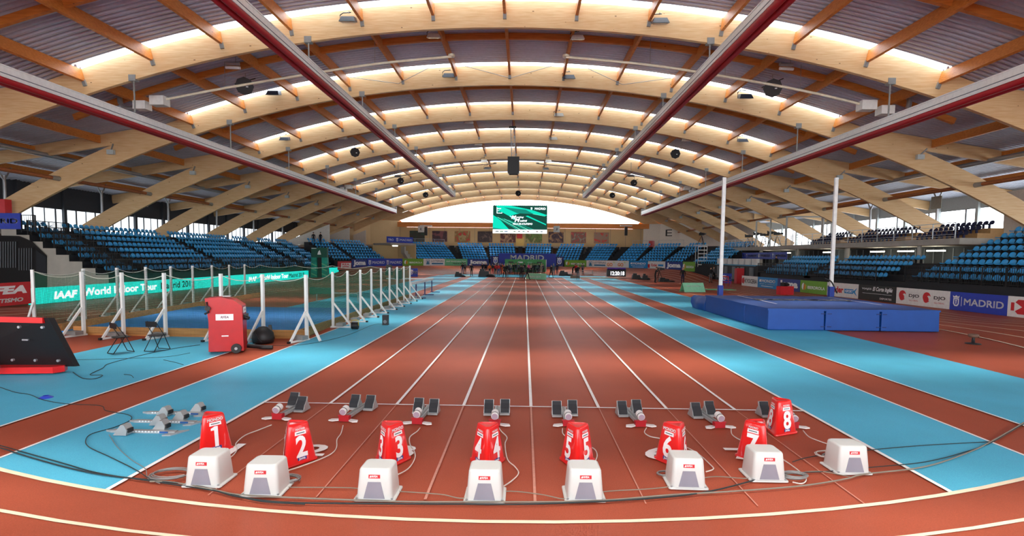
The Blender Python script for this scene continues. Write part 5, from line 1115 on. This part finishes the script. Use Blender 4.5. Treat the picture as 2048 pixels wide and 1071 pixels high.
q = MB(); q.prism([(-1.0, -.45, 0), (.85, -.45, 0), (.85, -.02, .75), (-1.0, -.02, .75)], (0, .05, 0), mat('pale_mint', (150, 220, 180), .5)); q.text('IAAF World Indoor Tour', .14, frame((-.05, -.3, .42), (1, 0, 0), (0, -.87, .5)), M_LETW, 'CENTER', .02, 0, .06); q.build('front_panel', t)
q = MB(); q.prism([(-1.0, .45, 0), (.85, .45, 0), (.85, .02, .75), (-1.0, .02, .75)][::-1], (0, -.05, 0), M_MINT); q.build('rear_panel', t); q = MB(); q.prism([(.86, -.4, .02), (.86, .4, .02), (.86, 0, .72)], (.02, 0, 0), M_BLK); q.build('end_cap', t)
a_, c_ = G(1395, 582), G(1440, 576); q = MB(); q.box(((a_.x+c_.x)/2+.3, (a_.y+c_.y)/2, .03), (3.6, 1.4, .04), M_MINT); q.build('green_floor_mat', label='mint green mat on the track right of the A-shaped stand', cat='floor mat')
p = G(1560, 592); t = thing('red_camera_box', 'red box with a black camera on top behind the landing mat', 'camera box', (20.3, 43.2, 0), .2); q = MB(); q.box((0, 0, .33), (1.15, .5, .66), M_BRED); q.build('box_body', t); q = MB(); q.box((-.1, 0, .8), (.3, .5, .28), M_BLK); q.cyl((-.1, -.25, .8), (-.1, -.5, .8), .1, M_BLK, 10); q.build('camera', t)
def red_chair(px, py, lab, s=1.):
    p = G(px, py); t = thing('red_frame_chair', lab, 'chair', (p.x, p.y, 0), .1, 'red steel chairs on the track'); M = mat('chair_red', (196, 30, 36), .4)
    for x, y, h in ((-.35, -.3, .5), (.35, -.3, .5), (-.35, .3, 1.05), (.35, .3, 1.05)): q = MB(); q.cyl((x, y, 0), (x, y, h), .03, M, 6); q.build('leg', t)
    q = MB(); q.box((0, 0, .5), (.76, .66, .04), M); q.build('seat', t); q = MB(); q.box((0, .3, .98), (.76, .04, .1), M); q.box((0, .3, .72), (.76, .04, .05), M); q.build('backrest', t)
red_chair(1452, 573, 'red steel chair before the small blue crest sign'); red_chair(1644, 575, 'red steel chair in front of the green board by the right upright')
q = MB(); q.box((24.0, 62.0, .85), (.8, .7, 1.7), M_BRED); q.build('red_booth', label='red cabinet beside the dark figure right of the left upright', cat='cabinet')
for px, py, w_, h_, l in ((1272, 558, 1.6, .8, 'low black equipment case on the track right of the clock'), (1290, 559, .9, .8, 'black equipment box beside the photographer'), (917, 553, 1.4, .7, 'black equipment case left of the sand pit'), (968, 553, 2.2, 1.1, 'pile of black camera gear at the left of the crowd'), (1127, 551, 2.0, .8, 'black gear bag pile at the right of the crowd'), (1328, 563, 1.8, .5, 'black cables and gear heap right of the photographer')):
    p = G(px, py); t = thing('equipment_pile', l, 'equipment', (p.x, p.y, 0)); q = MB(); q.box((0, 0, h_*.35), (w_*.7, .6, h_*.7), M_BLK, (.8, .8)); q.build('main_case', t); q = MB(); q.lathe([(w_*.3, 0), (w_*.28, h_*.2), (w_*.1, h_*.35)], M_BLK, 8, (w_*.4, -.1, 0)); q.build('side_bag', t); q = MB(); q.box((-w_*.1, 0, h_*.8), (w_*.3, .3, h_*.3), M_BLK); q.build('top_item', t)
p = G(1051, 557); p2 = G(1089, 559); b = Board((p.x, p.y), (p2.x, p2.y), .72, mat('pale_mint', (150, 220, 180), .5), .3); b.p([(0, 0), (.12, 1), (0, 1)], M_WB).t('Madrid 2019', .2, .8, .25, .6, M_LETW, .02); b.done('low mint green tour board lying before the crowd on the finish lanes', 'floor_board', 'board')
p = G(1178, 551); t = thing('white_bench', 'low white bench beside the right sand pit', 'bench', (p.x, p.y+2, 0)); q = MB(); q.box((0, 0, .75), (1.7, .5, .06), M_GALV); q.build('bench_top', t)
for x in (-.75, .75): q = MB(); q.box((x, 0, .37), (.06, .4, .72), M_GALV); q.build('leg', t)
p = G(1150, 556); q = MB(); q.box((p.x, p.y, .17), (1.2, .5, .34), mat('crate_tan', (140, 112, 88))); q.build('tan_crate', label='small tan crate in front of the right sand pit', cat='crate')
# ------------------------------------------------------------------ people
SKIN = mat('skin', (206, 152, 122), .55); HAIRS = [mat('hair_dark', (38, 28, 24), .7), mat('hair_brown', (92, 62, 40), .7), mat('hair_grey', (150, 144, 138), .7)]
def cloth(c): return mat('cloth_%d_%d_%d' % c, c, .8)
def person(x, y, label, top, legs, rz=0., pose='stand', h=1.75, hair=0, z=0., group=None, shoe=(30, 30, 34)):
    s = h/1.75; V = {}
    lean = {'stand': 0, 'walk': .04, 'bend': .55, 'photo': .18, 'sit': .05}[pose]; st = .28 if pose == 'walk' else .02; hz = -.38 if pose == 'sit' else (-.1 if pose == 'bend' else 0)
    def up(d, zz): return (0, -lean*(zz-.95)*1.1 if lean else 0, .95+(zz-.95)*math.cos(lean*.9))
    P = [('pel', (0, 0, .95), .135, None), ('spi', up(0, 1.12), .125, 'pel'), ('che', up(0, 1.34), .155, 'spi'), ('nec', up(0, 1.49), .058, 'che'), ('he1', up(0, 1.58), .083, 'nec'), ('he2', up(0, 1.68), .078, 'he1')]
    for sx, n in ((-1, 'L'), (1, 'R')):
        c = up(0, 1.42); P.append(('sh'+n, (sx*.19, c[1], c[2]-.01), .062, 'che'))
        if pose == 'photo': e, w_ = (sx*.3, c[1]-.12, c[2]-.2), (sx*.08, c[1]-.3, c[2]+.08)
        elif pose == 'bend': e, w_ = (sx*.22, c[1]-.05, c[2]-.28), (sx*.15, c[1]-.15, c[2]-.5)
        else: e, w_ = (sx*.25, c[1]+.03+sx*st*.3, c[2]-.28), (sx*.25, c[1]-.08+sx*st*.5, c[2]-.52)
        P += [('el'+n, e, .044, 'sh'+n), ('wr'+n, w_, .03, 'el'+n), ('ha'+n, (w_[0], w_[1]-.03, w_[2]-.07 if pose != 'photo' else w_[2]+.05), .035, 'wr'+n)]
        hx = P[-1][1]
        for k in range(4): P.append(('f%d%s' % (k, n), (hx[0]+(k-1.5)*.02, hx[1]-.02, hx[2]-(.075, .085, .08, .065)[k] if pose != 'photo' else hx[2]+.05), .009, 'ha'+n))
        P.append(('th'+n, (hx[0]-sx*.045, hx[1]-.03, hx[2]-.035), .010, 'ha'+n))
        if pose == 'sit': kn, an, to = (sx*.12, -.42, .95), (sx*.12, -.45, .5), (sx*.12, -.58, .43)
        else: kn, an, to = (sx*.1, -.03-sx*st*.5, .5), (sx*.11, .02-sx*st, .08), (sx*.12, -.14-sx*st, .03)
        P += [('hi'+n, (sx*.09, 0, .88), .095, 'pel'), ('kn'+n, kn, .062, 'hi'+n), ('an'+n, an, .042, 'kn'+n), ('to'+n, to, .036, 'an'+n)]
    idx = {p[0]: i for i, p in enumerate(P)}; vs = [(p[1][0]*s, p[1][1]*s, (p[1][2]+hz)*s) for p in P]
    if pose in ('stand', 'walk', 'photo', 'bend'):
        pass
    me = bpy.data.meshes.new('t'); me.from_pydata(vs, [(idx[p[3]], i) for i, p in enumerate(P) if p[3]], []); me.update()
    o = bpy.data.objects.new('t', me); COL.objects.link(o); sk = o.modifiers.new('s', 'SKIN'); sk.branch_smoothing = .3
    for i, p in enumerate(P): v = me.skin_vertices[0].data[i]; v.radius = (p[2]*s*(1.25 if p[0] == 'che' else 1), p[2]*s*(.85 if p[0] in ('che', 'pel', 'spi') else 1)); v.use_root = (i == 0)
    sb_ = o.modifiers.new('u', 'SUBSURF'); sb_.levels = 1; sb_.render_levels = 1
    bpy.context.view_layer.update(); ev = o.evaluated_get(bpy.context.evaluated_depsgraph_get()); m2 = bpy.data.meshes.new_from_object(ev)
    bpy.data.objects.remove(o); bpy.data.meshes.remove(me)
    for m_ in (SKIN, cloth(top), cloth(legs), cloth(shoe)): m2.materials.append(m_)
    vv = [Vector(v) for v in vs]
    def mi(k): return 0 if k[:2] in ('he', 'ne', 'ha', 'th') or k[0] == 'f' else (3 if k[:2] in ('to', 'an') else (2 if k[:2] in ('hi', 'kn', 'pe') else 1))
    for pl in m2.polygons:
        c = pl.center; b = min(range(len(P)), key=lambda i: (vv[i]-c).length-P[i][2]*s); k = P[b][0]; i_ = mi(k)
        if k[:2] == 'an' and c.z > vs[b][2]+.06*s: i_ = 2
        if k[:3] == 'nec' and c.z < vs[b][2]: i_ = 1
        pl.material_index = i_; pl.use_smooth = True
    zmin = min(v.co.z for v in m2.vertices) if pose != 'sit' else 0
    r = link('person', m2, None, (x, y, z-zmin), rz, label, 'person', group)
    hd = Vector(vs[idx['he2']]); q = MB(); ring = [(.001, .115), (.06, .1), (.092, .055), (.098, .01), (.085, -.01)]
    q.lathe([(a*s, b*s) for a, b in ring][::-1], HAIRS[hair], 12, (hd.x, hd.y+.028*s, hd.z+.02*s)); q.build('hair', r)
    q = MB(); f = Vector(vs[idx['he1']]).lerp(hd, .45); q.prism([(f.x-.012*s, f.y-.078*s, f.z-.03*s), (f.x+.012*s, f.y-.078*s, f.z-.03*s), (f.x, f.y-.078*s, f.z+.02*s)], (0, -.025*s, -.004*s), SKIN); q.build('nose', r)
    for sx in (-1, 1): q = MB(); q.box((f.x+sx*.03*s, f.y-.084*s, f.z+.015*s), (.02*s, .012*s, .01*s), M_INK); q.build('eye', r)
    q = MB(); q.box((f.x, f.y-.082*s, f.z-.05*s), (.04*s, .01*s, .008*s), mat('lip', (150, 80, 76))); q.build('mouth', r)
    return r
CB, CN, CG, CR_, CO, CP, CBG, CJ = (24, 24, 28), (28, 34, 62), (92, 94, 98), (196, 36, 36), (228, 104, 40), (222, 60, 120), (196, 176, 150), (60, 78, 112)
pp_ = [(925, 548, CB, CJ, 0, 'stand', 'person in black top and jeans, leftmost by the sand pit'), (930, 547, CG, CB, .5, 'stand', 'person in grey top just right of the leftmost figure'), (943, 552, CB, CB, 0, 'stand', 'person in black standing alone behind the sand pit'),
       (965, 548, CB, CN, 0, 'photo', 'photographer in black at the left of the crowd, facing forward'), (973, 547, CN, CB, .3, 'stand', 'person in navy beside the left photographer'), (979, 551, CO, CB, .2, 'stand', 'person in orange top at the left of the crowd'),
       (985, 551, CB, CR_, 0, 'stand', 'person in black jacket and dark red trousers in the crowd'), (990.5, 551, CR_, CB, 0, 'stand', 'person in red top and black trousers, left part of the crowd'), (997, 551.5, CR_, CJ, 0, 'stand', 'person in red top and blue trousers before the banner'),
       (1004.5, 544, CO, CO, 0, 'stand', 'person in full orange raised above the crowd'), (1009, 555.5, CB, CB, .4, 'walk', 'person in black suit walking, left of the green backdrop'), (1014, 554.5, CB, CG, -.3, 'stand', 'person in black suit beside the walking one, hands down'),
       (1027, 549, CB, CB, 0, 'stand', 'person in black before the left of the green backdrop'), (1037, 549, CG, CB, .2, 'stand', 'person in grey before the middle of the green backdrop'), (1042, 558.5, CB, CB, 0, 'stand', 'person in black suit standing nearest in front of the crowd'),
       (1046, 558, CG, CB, -.2, 'stand', 'person in grey top right beside the nearest suit'), (1054, 559, CB, CB, 1.3, 'walk', 'person in black striding past the low green board'), (1057, 549, CP, CB, 0, 'stand', 'person in pink top in the crowd'),
       (1062, 547.5, CBG, CB, 0, 'stand', 'person in beige top right behind the pink one'), (1069, 549, CB, CB, .3, 'photo', 'photographer in black in the right half of the crowd'), (1078, 548.5, CB, CN, 0, 'stand', 'person in black and navy right in the crowd'), (1083, 548, CBG, CBG, 0, 'stand', 'person dressed in beige at the right of the crowd'),
       (1102, 555, CB, CB, .8, 'walk', 'person in black walking alone right of the crowd'), (1107, 551, CG, CG, 0, 'stand', 'person in grey behind the lone walking one'), (1114, 548.5, CN, CN, 0, 'stand', 'person in navy before the right end of the blue banner'),
       (1145, 547, CB, CB, 1.2, 'bend', 'person in black bending over the right sand pit'), (1152, 549.5, CR_, CB, 0, 'stand', 'person in red by the right sand pit'), (1156, 558.5, CB, CG, 3.0, 'stand', 'person in black top and grey trousers before the right sand pit'), (1165, 549, CG, CN, 0, 'stand', 'person in dark grey at the right end of the sand pit'),
       (1018, 549, CG, CB, .1, 'photo', 'photographer in grey left of the backdrop centre'), (1022, 548, CBG, CJ, .2, 'stand', 'person in beige and jeans left of the backdrop centre'), (1032, 548, CB, CJ, -.2, 'photo', 'photographer in black and jeans before the backdrop centre'),
       (1049, 548.5, CB, CN, .3, 'stand', 'person in black behind the two nearest suits'), (1065.5, 548, CB, CG, -.3, 'stand', 'person in black and grey between the beige figure and photographer'), (1074, 549, CG, CB, .2, 'stand', 'person in grey top in the right half of the crowd'),
       (993.5, 549, CB, CB, 0, 'stand', 'person in black between the two red tops'), (1000.5, 550, CB, CN, .4, 'photo', 'photographer in black beside the raised orange figure'), (970, 546.5, CB, CB, 0, 'stand', 'person in black at the back of the left photographers'), (1087, 549, CG, CB, -.2, 'bend', 'person bending at the right edge of the backdrop'),
       (1310, 565, CB, CB, 1.2, 'photo', 'photographer in black leaning over a tripod, right of the clock'), (1365, 567.5, CB, CN, 2.8, 'stand', 'person in black standing behind the mint A-shaped stand'), (1421, 565.5, CB, CG, 0, 'stand', 'person in black uniform left of the left upright'), (1427, 562, CG, CB, .5, 'stand', 'person in grey close behind the uniformed one'), (1475, 566, CG, CB, .4, 'stand', 'dark grey clothed person beside the red cabinet')]
for px, py, tp_, lg, rz, po, lab in pp_:
    p = G(px, py); yy = min(p.y, 85.8); p = Vector((p.x*yy/p.y, yy, 0)); person(p.x, p.y, lab, tp_, lg, rz, po, h=1.7+random.random()*.12, hair=random.randrange(3))
p = AY(627, 478, 79); person(p.x, 79, 'dark figure at the left concourse rail, left of two', CB, CB, .3, 'stand', 1.75, z=4.2)
p = AY(641, 478, 79); person(p.x, 79, 'dark figure at the left concourse rail, right of two', CB, CN, -.3, 'stand', 1.75, z=4.2)
tripod(G(1318, 563).x, G(1318, 563).y, 0, 'black camera tripod in front of the leaning photographer', 1.5, 1.2, None, 1.2)
person(26.6, 58.8, 'person in black sitting at the end of the press desk', CB, CB, -1.3, 'sit', 1.75, z=1.75)
